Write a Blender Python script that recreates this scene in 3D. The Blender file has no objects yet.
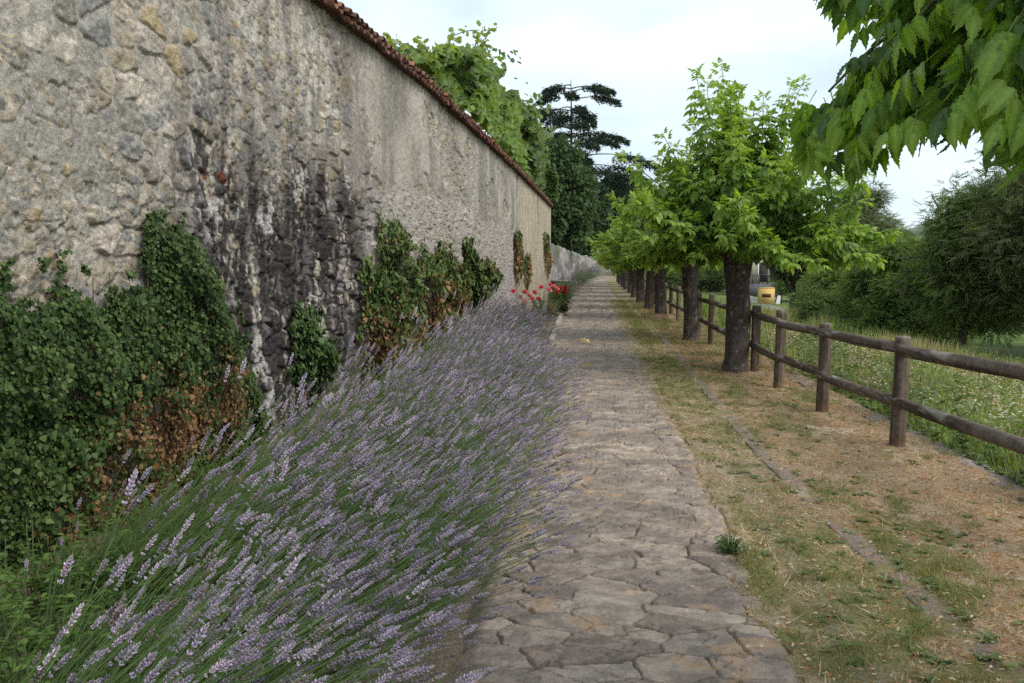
import bpy, math, random
import numpy as np
from mathutils import Matrix, Vector

random.seed(7)
scene = bpy.context.scene
COL = scene.collection
TAU = 2 * math.pi
USE_HAZE = True

# ------------------------------------------------------------------ camera maths
F = 820.0
CZ = 1.6
YAW = math.atan(78 / 820)
PIT = math.atan(77.5 / 820)


def ray(px, py):
    x = (px - 512) / F
    y = -(py - 341.5) / F
    cp, sp = math.cos(PIT), math.sin(PIT)
    fy = cp + y * sp
    fz = -sp + y * cp
    c, s = math.cos(YAW), math.sin(YAW)
    return (x * c - fy * s, x * s + fy * c, fz)


def on_ground(px, py, z=0.0):
    r = ray(px, py)
    t = (z - CZ) / r[2]
    return (r[0] * t, r[1] * t, z)


def at_y(px, py, y):
    r = ray(px, py)
    t = y / r[1]
    return (r[0] * t, y, CZ + r[2] * t)


WPTS_Y = np.array([0, 4, 8.17, 12.15, 17.3, 24.6, 38.0])
WPTS_X = np.array([-3.35, -3.06, -2.78, -2.50, -2.33, -2.12, -1.86])


def wall_x(y):
    return np.interp(y, WPTS_Y, WPTS_X)


def on_wall(px, py):
    r = ray(px, py)
    y = 10.0
    for _ in range(60):
        y = .5 * y + .5 * (float(wall_x(y)) * r[1] / r[0])
    t = y / r[1]
    return (y, CZ + r[2] * t)


# ------------------------------------------------------------------ noise
def hsh(ix, iy, seed=0):
    a = (ix.astype(np.int64) * 374761393 + iy.astype(np.int64) * 668265263 + seed * 974711 + 12345) & 0xffffffff
    a = ((a ^ (a >> 13)) * 1274126177) & 0xffffffff
    a = ((a ^ (a >> 16)) * 2246822519) & 0xffffffff
    a = a ^ (a >> 15)
    return (a & 0xffffff).astype(np.float64) / float(0xffffff)


def vnoise(x, y, seed=0):
    xi = np.floor(x)
    yi = np.floor(y)
    fx = x - xi
    fy = y - yi
    fx = fx * fx * (3 - 2 * fx)
    fy = fy * fy * (3 - 2 * fy)
    a = hsh(xi, yi, seed)
    b = hsh(xi + 1, yi, seed)
    c = hsh(xi, yi + 1, seed)
    d = hsh(xi + 1, yi + 1, seed)
    return (a * (1 - fx) + b * fx) * (1 - fy) + (c * (1 - fx) + d * fx) * fy


def fbm(x, y, o=4, seed=0):
    s = 0
    a = .5
    n = 0
    for i in range(o):
        s = s + a * vnoise(x, y, seed + i * 17)
        n += a
        x = x * 2.03 + 11.3
        y = y * 2.03 + 7.1
        a *= .5
    return s / n


def worley(x, y, seed=0, jit=.85):
    xi = np.floor(x)
    yi = np.floor(y)
    f1 = np.full(x.shape, 9.0)
    f2 = np.full(x.shape, 9.0)
    cx = np.zeros(x.shape)
    cy = np.zeros(x.shape)
    for dx in (-1, 0, 1):
        for dy in (-1, 0, 1):
            gx = xi + dx
            gy = yi + dy
            px = gx + .5 + jit * (hsh(gx, gy, seed) - .5)
            py = gy + .5 + jit * (hsh(gx, gy, seed + 1) - .5)
            d = np.hypot(px - x, py - y)
            nearer = d < f1
            f2 = np.where(nearer, f1, np.minimum(f2, d))
            cx = np.where(nearer, gx, cx)
            cy = np.where(nearer, gy, cy)
            f1 = np.where(nearer, d, f1)
    return f1, f2, cx, cy


def sst(a, b, x):
    t = np.clip((x - a) / (b - a), 0, 1)
    return t * t * (3 - 2 * t)


def mix(a, b, t):
    t = np.asarray(t)
    if t.ndim == np.ndim(a) - 1 or (np.ndim(a) == 1 and t.ndim >= 1):
        t = t[..., None]
    return np.asarray(a) * (1 - t) + np.asarray(b) * t


def pal(cols, u):
    cols = np.array(cols)
    i = np.minimum((u * len(cols)).astype(int), len(cols) - 1)
    return cols[i]


# ------------------------------------------------------------------ mesh building
def mesh_data(name, V, polys, mat, col=None, smooth=True):
    """V (n,3); polys = list of int arrays (m,3) or (m,4); col (n,3)."""
    V = np.asarray(V, dtype=np.float32)
    me = bpy.data.meshes.new(name)
    polys = [np.asarray(p, dtype=np.int32) for p in polys if len(p)]
    tot = np.concatenate([np.full(len(p), p.shape[1], np.int32) for p in polys])
    idx = np.concatenate([p.ravel() for p in polys])
    start = np.concatenate([[0], np.cumsum(tot)[:-1]]).astype(np.int32)
    me.vertices.add(len(V))
    me.vertices.foreach_set('co', V.ravel())
    me.loops.add(len(idx))
    me.loops.foreach_set('vertex_index', idx)
    me.polygons.add(len(tot))
    me.polygons.foreach_set('loop_start', start)
    me.polygons.foreach_set('loop_total', tot)
    me.update(calc_edges=True)
    if col is not None:
        at = me.attributes.new('col', 'FLOAT_COLOR', 'POINT')
        c = np.ones((len(V), 4), np.float32)
        c[:, :3] = np.broadcast_to(np.asarray(col, dtype=np.float32), (len(V), 3))
        at.data.foreach_set('color', c.ravel())
    me.polygons.foreach_set('use_smooth', np.full(len(tot), smooth, dtype=bool))
    me.materials.append(mat)
    me.validate()
    return me


class MB:
    """collects pieces for ONE mesh"""

    def __init__(self):
        self.v = []
        self.t = []
        self.q = []
        self.c = []
        self.n = 0

    def add(self, V, tris=None, quads=None, col=(.5, .5, .5)):
        V = np.asarray(V, dtype=np.float64).reshape(-1, 3)
        self.v.append(V)
        self.c.append(np.broadcast_to(np.asarray(col, dtype=np.float64), (len(V), 3)))
        if tris is not None and len(tris):
            self.t.append(np.asarray(tris) + self.n)
        if quads is not None and len(quads):
            self.q.append(np.asarray(quads) + self.n)
        self.n += len(V)

    def tube(self, pts, rad, sides=6, col=(.5, .5, .5), cap=True, wob=0.0, seed=0):
        pts = np.asarray(pts, dtype=float)
        n = len(pts)
        rad = np.broadcast_to(np.asarray(rad, dtype=float), (n,))
        tan = np.gradient(pts, axis=0)
        tan /= np.linalg.norm(tan, axis=1)[:, None] + 1e-9
        ref = np.array([0, 0, 1.0]) if abs(tan[0, 2]) < .9 else np.array([1.0, 0, 0])
        u = np.cross(tan, ref)
        u /= np.linalg.norm(u, axis=1)[:, None] + 1e-9
        w = np.cross(tan, u)
        an = np.arange(sides) * TAU / sides
        r = rad[:, None] * np.ones(sides)
        if wob:
            L = np.cumsum(np.r_[0, np.linalg.norm(np.diff(pts, axis=0), axis=1)])
            A, B = np.meshgrid(an, L)
            r = r * (1 + wob * (fbm(np.cos(A) * 3 + 9 + seed, B * 3 + np.sin(A) * 3 + 5, 4, seed) - .5) * 2)
        V = pts[:, None, :] + r[..., None] * (np.cos(an)[None, :, None] * u[:, None, :] + np.sin(an)[None, :, None] * w[:, None, :])
        i = np.arange(n - 1)[:, None] * sides
        j = np.arange(sides)[None, :]
        k = (j + 1) % sides
        q = np.stack([i + j, i + k, i + sides + k, i + sides + j], -1).reshape(-1, 4)
        V = V.reshape(-1, 3)
        tr = []
        if cap:
            V = np.vstack([V, pts[0], pts[-1]])
            a = n * sides
            for s in range(sides):
                tr.append((a, (s + 1) % sides, s))
                tr.append((a + 1, (n - 1) * sides + s, (n - 1) * sides + (s + 1) % sides))
        c = np.asarray(col, dtype=float)
        if c.ndim == 2:
            c = np.repeat(c, sides, axis=0)
            if cap:
                c = np.vstack([c, c[0], c[-1]])
        self.add(V, tr, q, c)

    def box(self, lo, hi, col=(.5, .5, .5)):
        x0, y0, z0 = lo
        x1, y1, z1 = hi
        V = [(x0, y0, z0), (x1, y0, z0), (x1, y1, z0), (x0, y1, z0), (x0, y0, z1), (x1, y0, z1), (x1, y1, z1), (x0, y1, z1)]
        self.add(V, None, [(0, 3, 2, 1), (4, 5, 6, 7), (0, 1, 5, 4), (1, 2, 6, 5), (2, 3, 7, 6), (3, 0, 4, 7)], col)

    def scatter(self, tmpl, pos, axis, nrm, scale, col):
        """tmpl = (verts, tris, quads, shade or None): local x side, y along axis, z normal"""
        tv, tt, tq = tmpl[:3]
        pos = np.asarray(pos, float)
        n = len(pos)
        if n == 0:
            return
        axis = np.asarray(axis, float)
        axis = axis / (np.linalg.norm(axis, axis=1)[:, None] + 1e-9)
        x = np.cross(axis, nrm)
        x /= np.linalg.norm(x, axis=1)[:, None] + 1e-9
        z = np.cross(x, axis)
        sc = np.broadcast_to(np.asarray(scale, float), (n,))[:, None, None]
        V = pos[:, None, :] + sc * (tv[None, :, 0:1] * x[:, None, :] + tv[None, :, 1:2] * axis[:, None, :] + tv[None, :, 2:3] * z[:, None, :])
        m = len(tv)
        off = (np.arange(n) * m)[:, None, None]
        c = np.broadcast_to(np.asarray(col, float), (n, 3))
        if len(tmpl) > 3 and tmpl[3] is not None:
            cc = c[:, None, :] * tmpl[3][None, :, :]
        else:
            cc = np.repeat(c[:, None, :], m, axis=1)
        self.add(V.reshape(-1, 3), (np.asarray(tt)[None] + off).reshape(-1, 3) if len(tt) else None,
                 (np.asarray(tq)[None] + off).reshape(-1, 4) if len(tq) else None, cc.reshape(-1, 3))

    def data(self, name, mat, smooth=True):
        pol = []
        if self.t:
            pol.append(np.concatenate(self.t))
        if self.q:
            pol.append(np.concatenate(self.q))
        return mesh_data(name, np.concatenate(self.v), pol, mat, np.concatenate(self.c), smooth)

    def build(self, name, mat, parent=None, smooth=True):
        return link(name, self.data(name, mat, smooth), parent)


def link(name, data, parent=None, loc=None):
    o = bpy.data.objects.new(name, data)
    COL.objects.link(o)
    if parent is not None:
        o.parent = parent
    if loc is not None:
        o.location = loc
    return o


def tag(o, label=None, cat=None, group=None, kind=None):
    if label:
        o['label'] = label
    if cat:
        o['category'] = cat
    if group:
        o['group'] = group
    if kind:
        o['kind'] = kind
    return o


def thing(name, label, cat, loc=(0, 0, 0), rz=0, group=None):
    o = bpy.data.objects.new(name, None)
    o.empty_display_size = .2
    COL.objects.link(o)
    o.location = loc
    o.rotation_euler = (0, 0, rz)
    return tag(o, label, cat, group)


def copy_tree(root, loc, rz=0, sc=1.0, label=None):
    r = root.copy()
    COL.objects.link(r)
    r.location = loc
    r.rotation_euler = (0, 0, rz)
    r.scale = (sc, sc, sc) if not isinstance(sc, tuple) else sc
    if label:
        r['label'] = label
    for ch in list(root.children):
        c = ch.copy()
        COL.objects.link(c)
        c.parent = r
        for g in list(ch.children):
            d = g.copy()
            COL.objects.link(d)
            d.parent = c
    return r


def grid_faces(nr, nc):
    i = np.arange(nr - 1)[:, None] * nc
    j = np.arange(nc - 1)[None, :]
    return np.stack([i + j, i + j + 1, i + nc + j + 1, i + nc + j], -1).reshape(-1, 4)


def steps(a, b, fn):
    out = [a]
    while out[-1] < b:
        out.append(out[-1] + fn(out[-1]))
    out[-1] = b
    return np.array(out)


# ------------------------------------------------------------------ materials
def mat(name, rough=.85, transl=0.0, nscale=40.0, namt=.3, bump=0.0, bscale=120.0, spec=.3, coord='Object', stretch=None):
    m = bpy.data.materials.new(name)
    m.use_nodes = True
    nt = m.node_tree
    nd = nt.nodes
    L = nt.links.new
    bs = nd['Principled BSDF']
    out = nd['Material Output']
    at = nd.new('ShaderNodeAttribute')
    at.attribute_name = 'col'
    tc = nd.new('ShaderNodeTexCoord')
    src = tc.outputs[coord]
    if stretch:
        mp = nd.new('ShaderNodeMapping')
        mp.inputs['Scale'].default_value = stretch
        L(src, mp.inputs['Vector'])
        src = mp.outputs['Vector']
    no = nd.new('ShaderNodeTexNoise')
    no.inputs['Scale'].default_value = nscale
    no.inputs['Detail'].default_value = 5
    no.inputs['Roughness'].default_value = .65
    L(src, no.inputs['Vector'])
    mr = nd.new('ShaderNodeMapRange')
    mr.inputs[1].default_value = .25
    mr.inputs[2].default_value = .75
    mr.inputs[3].default_value = 1 - namt
    mr.inputs[4].default_value = 1 + namt
    L(no.outputs['Fac'], mr.inputs[0])
    mu = nd.new('ShaderNodeVectorMath')
    mu.operation = 'SCALE'
    L(at.outputs['Color'], mu.inputs[0])
    L(mr.outputs[0], mu.inputs['Scale'])
    L(mu.outputs[0], bs.inputs['Base Color'])
    bs.inputs['Roughness'].default_value = rough
    bs.inputs['Specular IOR Level'].default_value = spec
    if bump:
        n2 = nd.new('ShaderNodeTexNoise')
        n2.inputs['Scale'].default_value = bscale
        n2.inputs['Detail'].default_value = 6
        n2.inputs['Roughness'].default_value = .7
        L(src, n2.inputs['Vector'])
        bp = nd.new('ShaderNodeBump')
        bp.inputs['Strength'].default_value = 1
        bp.inputs['Distance'].default_value = bump
        L(n2.outputs['Fac'], bp.inputs['Height'])
        L(bp.outputs[0], bs.inputs['Normal'])
    if transl:
        tr = nd.new('ShaderNodeBsdfTranslucent')
        hs = nd.new('ShaderNodeMix')
        hs.data_type = 'RGBA'
        hs.blend_type = 'MULTIPLY'
        hs.inputs[0].default_value = 1
        L(mu.outputs[0], hs.inputs[6])
        hs.inputs[7].default_value = (1.9, 1.75, .7, 1)
        L(hs.outputs[2], tr.inputs['Color'])
        mx = nd.new('ShaderNodeMixShader')
        mx.inputs[0].default_value = transl
        L(bs.outputs[0], mx.inputs[1])
        L(tr.outputs[0], mx.inputs[2])
        L(mx.outputs[0], out.inputs['Surface'])
    return m


M_WALL = mat('old_masonry', .95, nscale=70, namt=.42, bump=.01, bscale=75, spec=.12)
M_PATH = mat('path_stone', .8, nscale=60, namt=.22, bump=.004, bscale=70, spec=.3)
M_SOIL = mat('dry_soil', .95, nscale=70, namt=.55, bump=.012, bscale=70, spec=.1)
M_GRASS = mat('grass_blades', .7, transl=.3, nscale=3, namt=.2)
M_TERRAIN = mat('meadow_ground', .95, nscale=.8, namt=.35, spec=.1)
M_ROAD = mat('asphalt', .9, nscale=4, namt=.15)
M_HILL = mat('wooded_hill', .95, nscale=.02, namt=.45, spec=.05)
M_LEAF = mat('maple_leaf', .5, transl=.42, nscale=8, namt=.15, spec=.4)
M_LEAFN = mat('hanging_maple_leaf', .38, transl=.52, nscale=22, namt=.22, spec=.5, bump=.003, bscale=60)
M_LEAFB = mat('acacia_leaf', .6, transl=.3, nscale=3, namt=.2, spec=.25)
M_IVY = mat('ivy_leaf', .5, transl=.12, nscale=10, namt=.25, spec=.18)
M_DEAD = mat('dead_leaf', .8, transl=.2, nscale=20, namt=.3)
M_CONIF = mat('cedar_needles', .7, transl=.1, nscale=3, namt=.2)
M_BARK = mat('maple_bark', .95, nscale=26, namt=.5, bump=.02, bscale=40, spec=.1, stretch=(1, 1, .35))
M_WOOD = mat('weathered_wood', .9, nscale=14, namt=.5, bump=.006, bscale=40, spec=.15)
M_STALK = mat('lavender_stalk', .7, transl=.2, nscale=6, namt=.2)
M_BLOOM = mat('lavender_bloom', .8, transl=.2, nscale=90, namt=.25, spec=.1)
M_TILE = mat('terracotta_tile', .9, nscale=18, namt=.55, bump=.006, bscale=50, spec=.1)
M_PLAIN = mat('painted_masonry', .85, nscale=2, namt=.12, spec=.15)
M_PETAL = mat('rose_petal', .6, transl=.25, nscale=20, namt=.1)

# ------------------------------------------------------------------ leaf templates
def leaflet(L, W, fold=.25, droop=.15):
    y = np.array([0, .3, .68, 1.0]) * L
    w = np.array([0, 1.0, .72, 0]) * W / 2
    dz = -droop * L * (y / L) ** 2
    V = []
    for i in range(4):
        V.append((0, y[i], dz[i]))
    for i in (1, 2):
        V.append((-w[i], y[i], dz[i] + fold * w[i]))
        V.append((w[i], y[i], dz[i] + fold * w[i]))
    # 0..3 midrib, 4 l1, 5 r1, 6 l2, 7 r2
    T = [(0, 5, 1), (0, 1, 4), (2, 7, 3), (2, 3, 6)]
    Q = [(1, 5, 7, 2), (1, 2, 6, 4)]
    return np.array(V, float), np.array(T), np.array(Q)


def fine_leaflet(L, W, seed=0, fold=.45, droop=.3):
    """long pointed leaflet with toothed margin and raised veins"""
    rs = np.random.RandomState(seed)
    n = 15
    t = np.linspace(0, 1, n)
    w = np.sin(np.pi * np.clip(t, 0, 1) ** .66) ** 1.05 * (1 - .3 * t)
    w = w * (1 + .16 * np.where(np.arange(n) % 3 == 1, 1, -.35) * (t > .3) * (t < .92)) * W / 2
    w[0] = .02 * W
    w[-1] = 0.001
    cx = .05 * L * np.sin(t * 2.5 + seed) * t
    dz = -droop * L * t ** 1.7
    V = []
    for i in range(n):
        vein = .026 * L * (1 if i % 2 else -1) * (0 < i < n - 1)
        for s in (-1, -.5, 0, .5, 1):
            a = abs(s)
            zz = dz[i] + fold * w[i] * a - .35 * fold * w[i] * a * a * 2 + vein * a * .8
            V.append((cx[i] + s * w[i], t[i] * L + a * .03 * L, zz))
    V = np.array(V)
    Q = grid_faces(n, 5)
    return V, np.zeros((0, 3), int), Q, np.tile(np.array([1.0, .96, 1.4, .96, 1.0]), n) * np.repeat(1 + .03 * (np.arange(n) % 2 * 2 - 1), 5)


def combine(parts):
    v = []
    t = []
    q = []
    s = []
    n = 0
    for piece, M, sh in parts:
        V, T, Q = piece[:3]
        if len(piece) > 3:
            sh = np.repeat((sh * piece[3])[:, None], 3, axis=1)
        V2 = V @ np.array(M)[:3, :3].T + np.array(M)[:3, 3]
        v.append(V2)
        if len(T):
            t.append(T + n)
        if len(Q):
            q.append(Q + n)
        s.append(np.full((len(V), 3), sh))
        n += len(V)
    return (np.concatenate(v), np.concatenate(t) if t else np.zeros((0, 3), int),
            np.concatenate(q) if q else np.zeros((0, 4), int), np.concatenate(s))


def rotz(a):
    return Matrix.Rotation(a, 4, 'Z')


def strip(length, w=.02):
    return (np.array([(-w, 0, 0), (w, 0, 0), (w * .6, length, -.03), (-w * .6, length, -.03)]), np.zeros((0, 3), int), np.array([(0, 1, 2, 3)]))


def compound(mk, tilt=.35):
    """five-leaflet pinnate leaf, unit = metres when scale 1"""
    P = [(strip(.13, .0018), Matrix(), .9)]
    P.append((mk(.105, .062, 1), Matrix.Translation((0, .125, -.025)) @ Matrix.Rotation(-tilt, 4, 'X'), 1.0))
    for y, a, l, sd in ((.065, .95, .088, 2), (.105, .8, .092, 4)):
        for s in (-1, 1):
            P.append((mk(l, .05, sd + (s > 0)), Matrix.Translation((0, y, -.012)) @ rotz(-s * a) @ Matrix.Rotation(-tilt * 1.4, 4, 'X'), .92 + .08 * (s > 0)))
    return combine(P)


T_MAPLE = compound(lambda l, w, s: leaflet(l, w))
T_MAPLE_FINE = compound(lambda l, w, s: fine_leaflet(l, w * 1.0, s), .5)


def pinnate():
    P = []
    d = (np.array([(0, 0, 0), (.017, .026, .004), (0, .062, -.012), (-.017, .026, .004)]), np.zeros((0, 3), int), np.array([(0, 1, 2, 3)]))
    for i in range(5):
        y = .03 + i * .045
        for s in (-1, 1):
            P.append((d, Matrix.Translation((0, y, -.35 * y * y)) @ rotz(-s * 1.05) @ Matrix.Rotation(-.2, 4, 'X'), 1))
    P.append((d, Matrix.Translation((0, .25, -.022)), 1))
    return combine(P)


T_PINN = pinnate()


def round_leaf(lobes=5, depth=.25):
    n = lobes * 2 + 1
    V = [(0, .35, 0)]
    for i in range(n):
        a = -math.pi / 2 + .35 + (TAU - .7) * i / (n - 1)
        r = .5 * (1 + depth * (1 if i % 2 else -.4))
        x = r * math.cos(a)
        y = .45 + r * math.sin(a)
        V.append((x, y, .12 * abs(x) - .18 * max(0, y - .4)))
    V.append((0, .08, 0))
    T = [(0, i, i + 1) for i in range(1, n)] + [(0, n, n + 1), (0, n + 1, 1)]
    return np.array(V, float), np.array(T), np.zeros((0, 4), int)


T_IVY = round_leaf(3, .28)
T_VINE = round_leaf(5, .22)
T_WEED = leaflet(1, .45)
T_BLADE = (np.array([(-.5, 0, 0), (.5, 0, 0), (.32, .55, .06), (-.32, .55, .06), (0, 1, .2)]) * np.array([.06, 1, 1]), np.array([(3, 2, 4)]), np.array([(0, 1, 2, 3)]))
T_NEEDLE = (np.array([(0, 0, 0), (.16, .5, .03), (0, 1, 0), (-.16, .5, .03)]), np.zeros((0, 3), int), np.array([(0, 1, 2, 3)]))


def rnd_unit(rs, n):
    v = rs.normal(size=(n, 3))
    return v / np.linalg.norm(v, axis=1)[:, None]


# ================================================================== SETTING
# ---- stone wall beside the path
def masonry(Y, Z, seed, near=True):
    """relief (m) and true surface colour of the old wall at height Z, distance Y"""
    wy = Y + .07 * (fbm(Y * 5, Z * 5, 3, seed + 50) - .5) + .03 * (fbm(Y * 24, Z * 24, 3, seed + 52) - .5)
    wz = Z + .07 * (fbm(Y * 5 + 31, Z * 5, 3, seed + 51) - .5) + .03 * (fbm(Y * 24 + 5, Z * 24, 3, seed + 53) - .5)
    f1, f2, cx, cy = worley(wy / .25, wz / .165, seed, .9)
    e = f2 - f1
    g1, g2, dx, dy = worley(wy / .105, wz / .075, seed + 5, .9)
    ge = g2 - g1
    hA = hsh(cx, cy, seed + 9)
    hB = hsh(dx, dy, seed + 10)
    stoneA = sst(.02, .2, e) * (.012 + .05 * hA) + (fbm(Y * 22, Z * 22, 3, seed + 3) - .5) * .022
    tl = (hsh(cx, cy, seed + 21) - .5) * .3 * (wy - (cx + .5) * .25) + (hsh(cx, cy, seed + 22) - .5) * .3 * (wz - (cy + .5) * .165)
    stoneA = stoneA + tl * .8 + np.abs(fbm(Y * 11, Z * 14, 4, seed + 23) - .5) * .05 - .01
    stoneB = sst(.02, .1, ge) * (.0 + .036 * hB) + (fbm(Y * 34, Z * 26, 4, seed + 4) - .5) * .034
    small = sst(.45, .6, fbm(Y * .9, Z * 1.1, 2, seed + 12) + .35 * sst(9, 12, Y))
    stone = stoneA * (1 - small) + stoneB * small
    # zones
    n_lo = fbm(Y * .7, Z * .9, 3, seed + 30)
    n_st = fbm(Y * 4.5, Z * .55, 4, seed + 31)       # vertical streaks
    z_edge = 2.62 + .5 * (fbm(Y * .8, Z * 0, 3, seed + 32) - .5)
    plaster = sst(-.12, .12, Z - z_edge) * sst(8.6, 9.8, Y + .8 * (n_lo - .5)) * (1 - .7 * sst(.6, .3, np.abs(Y - 16.6)))
    plaster = np.maximum(plaster, sst(23.7, 24.4, Y))
    rough_up = sst(2.15, 2.75, Z + .7 * (n_lo - .5)) * sst(6.4, 5.6, Y + .4 * (n_lo - .5))
    whitish = sst(5.5, 6.4, Y) * sst(1.9, 2.8, Z + .5 * (n_st - .5))
    dark = sst(5.3, 6.3, Y + .9 * (n_lo - .5)) * sst(11.6, 9.4, Y + 2 * (n_lo - .5)) * sst(3.2, 2.0, Z + 1.4 * (n_st - .5))
    low_dirty = sst(2.4, .4, Z) * sst(8.5, 11, Y) * sst(24.4, 23.6, Y)
    m_rough = (fbm(Y * 14, Z * 14, 5, seed + 40) - .5) * .019 + (fbm(Y * 45, Z * 45, 3, seed + 41) - .5) * .013
    mort = .012 + .03 * (n_lo - .5) + m_rough
    crev = sst(.022, .0, np.abs(fbm(Y * 3.2, Z * 3.2, 4, seed + 46) - .5)) * sst(.44, .56, fbm(Y * 2.2 + 8, Z * 2.2, 3, seed + 47))
    mort = mort - crev * .045
    mort = mort + rough_up * .004 + whitish * .006 - dark * .006 + dark * (fbm(Y * 22, Z * 5, 4, seed + 48) - .5) * .03 - (1 - np.maximum(np.maximum(rough_up, plaster), whitish)) * .006
    lost = sst(.56, .6, fbm(Y * .8 + 60, Z * 1.3, 4, seed + 49)) * sst(23.5, 22, Y)
    pl = .05 + (fbm(Y * 2, Z * 2, 4, seed + 42) - .5) * .03 + (fbm(Y * 16, Z * 16, 4, seed + 43) - .5) * .014 - lost * .032
    pits = sst(.66, .75, fbm(Y * 9, Z * 9, 3, seed + 44))
    pl = pl - pits * .02 * sst(.4, .7, fbm(Y * .5 + 3, Z * .6, 2, seed + 45) + .25 * sst(24, 25, Y))
    mort = mort * (1 - plaster) + pl * plaster
    band = np.maximum(np.exp(-((Y - 24.05) / .16) ** 2), 0) * sst(.2, .5, Z)
    mort = mort - band * .07
    h = np.maximum(stone, mort)
    ism = sst(-.003, .004, mort - stone)
    # colours
    ids = hsh(cx, cy, seed + 60) * (1 - small) + hsh(dx, dy, seed + 61) * small
    sc = pal([(.33, .27, .18), (.27, .25, .22), (.30, .26, .2), (.24, .23, .215), (.36, .31, .25), (.25, .235, .2), (.29, .25, .19),
              (.42, .37, .31), (.24, .23, .21), (.31, .28, .24), (.27, .24, .19), (.34, .3, .26)], ids)
    red = (hsh(dx, dy, seed + 62) > .988) & (Y < 7.0) & (Y > 4.35) & (Z > 1.9) & (Z < 2.7)
    sc = np.where((red & (ge > .08))[..., None], np.array([.34, .12, .07]), sc)
    sc = sc * (.8 + .4 * fbm(Y * 16, Z * 16, 4, seed + 63))[..., None]
    mc = mix(np.array([.30, .28, .245]), np.array([.38, .335, .285]), sst(.35, .65, fbm(Y * 1.3, Z * 1.3, 4, seed + 64)))
    mc = mix(mc, np.array([.315, .29, .255]) * np.ones(3), rough_up * .8)
    mc = mix(mc, np.array([.44, .4, .36]) * np.ones(3), whitish * sst(.42, .62, fbm(Y * 3, Z * 1.6, 4, seed + 65)) * .85)
    pc = mix(np.array([.235, .215, .185]), np.array([.35, .315, .27]), sst(.35, .65, fbm(Y * 1.1, Z * .5, 4, seed + 66)))
    pc = mix(pc, np.array([.37, .315, .235]) * np.ones(3), sst(24, 24.6, Y) * .8)
    pc = mix(pc, np.array([.2, .18, .155]) * np.ones(3), sst(.5, .68, .55 * fbm(Y * 2.6, Z * .3, 4, seed + 67) + .45 * fbm(Y * 2.2, Z * 1.9, 4, seed + 69)) * .5)
    pc = pc * (.84 + .32 * fbm(Y * 6, Z * 6, 5, seed + 77))[..., None]
    hair = sst(.012, .0, np.abs(fbm(Y * 1.4, Z * 1.4, 4, seed + 78) - .5)) * sst(.5, .6, fbm(Y * .9, Z * .9, 2, seed + 79))
    pc = mix(pc, np.array([.12, .1, .085]) * np.ones(3), hair * .6)
    mc = mix(mc, pc, plaster)
    c = mix(sc, mc, ism)
    grey = fbm(Y * 2.2, Z * 1.5, 5, seed + 68)
    c = c * (.82 + .36 * grey)[..., None]
    # black lichen / soot stain in streaks, with white bloom of lime
    st = dark * sst(.385, .50, fbm(Y * 6, Z * 1.3, 5, seed + 70) * .5 + fbm(Y * 26, Z * 11, 4, seed + 71) * .5 + .04 * dark)
    c = mix(c, np.array([.048, .045, .047]) * np.ones(3), np.clip(st, 0, 1) * .9)
    st2 = sst(.54, .66, fbm(Y * 5, Z * .7, 4, seed + 72)) * sst(5.2, 6, Y) * sst(10.5, 9, Y) * .5
    c = mix(c, np.array([.14, .125, .125]) * np.ones(3), st2 * (1 - dark))
    c = mix(c, np.array([.235, .21, .215]) * np.ones(3), low_dirty * (.35 + .6 * sst(.35, .6, fbm(Y * 5, Z * .9, 4, seed + 74))))
    c = mix(c, np.array([.34, .31, .28]) * np.ones(3), sst(9, 10, Y) * sst(24.2, 23.8, Y) * (1 - plaster) * .5)
    lime = dark * sst(.63, .68, fbm(Y * 3.4 + 40, Z * 2.0, 4, seed + 73)) * sst(2.3, 1.5, np.abs(Z - 1.4) + .4)
    spot = np.exp(-(((Y - 6.05) / .2) ** 2 + ((Z - 1.98) / .22) ** 2)) * 1.3 * sst(.35, .55, fbm(Y * 8, Z * 6, 3, seed + 75))
    lime = np.clip(lime + spot, 0, 1) * sst(.36, .56, fbm(Y * 20, Z * 12, 4, seed + 80))
    c = mix(c, np.array([.52, .48, .46]) * np.ones(3), lime * .65)
    h = np.where(Y < 12, 0.03 + (h - .03) * (1.1 - .4 * rough_up - .25 * whitish), h)
    h = h + lime * .006
    drip = dark * sst(.58, .64, fbm(Y * 15, Z * 1.8, 4, seed + 76))
    c = mix(c, np.array([.36, .33, .32]) * np.ones(3), drip * .2)
    c = c * np.array([1.03, 1.03, 1.045])
    grit = fbm(Y * 38, Z * 38, 4, seed + 90)
    c = c * (1 + .85 * (grit - .5))[..., None]
    mc_ = c.mean(-1, keepdims=True)
    c = np.clip(.25 + (c - .25) * 1.2, .02, .8)
    c = mix(c, np.array([.13, .11, .095]) * np.ones(3), np.clip(band, 0, 1) * .75)
    return h, c


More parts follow.
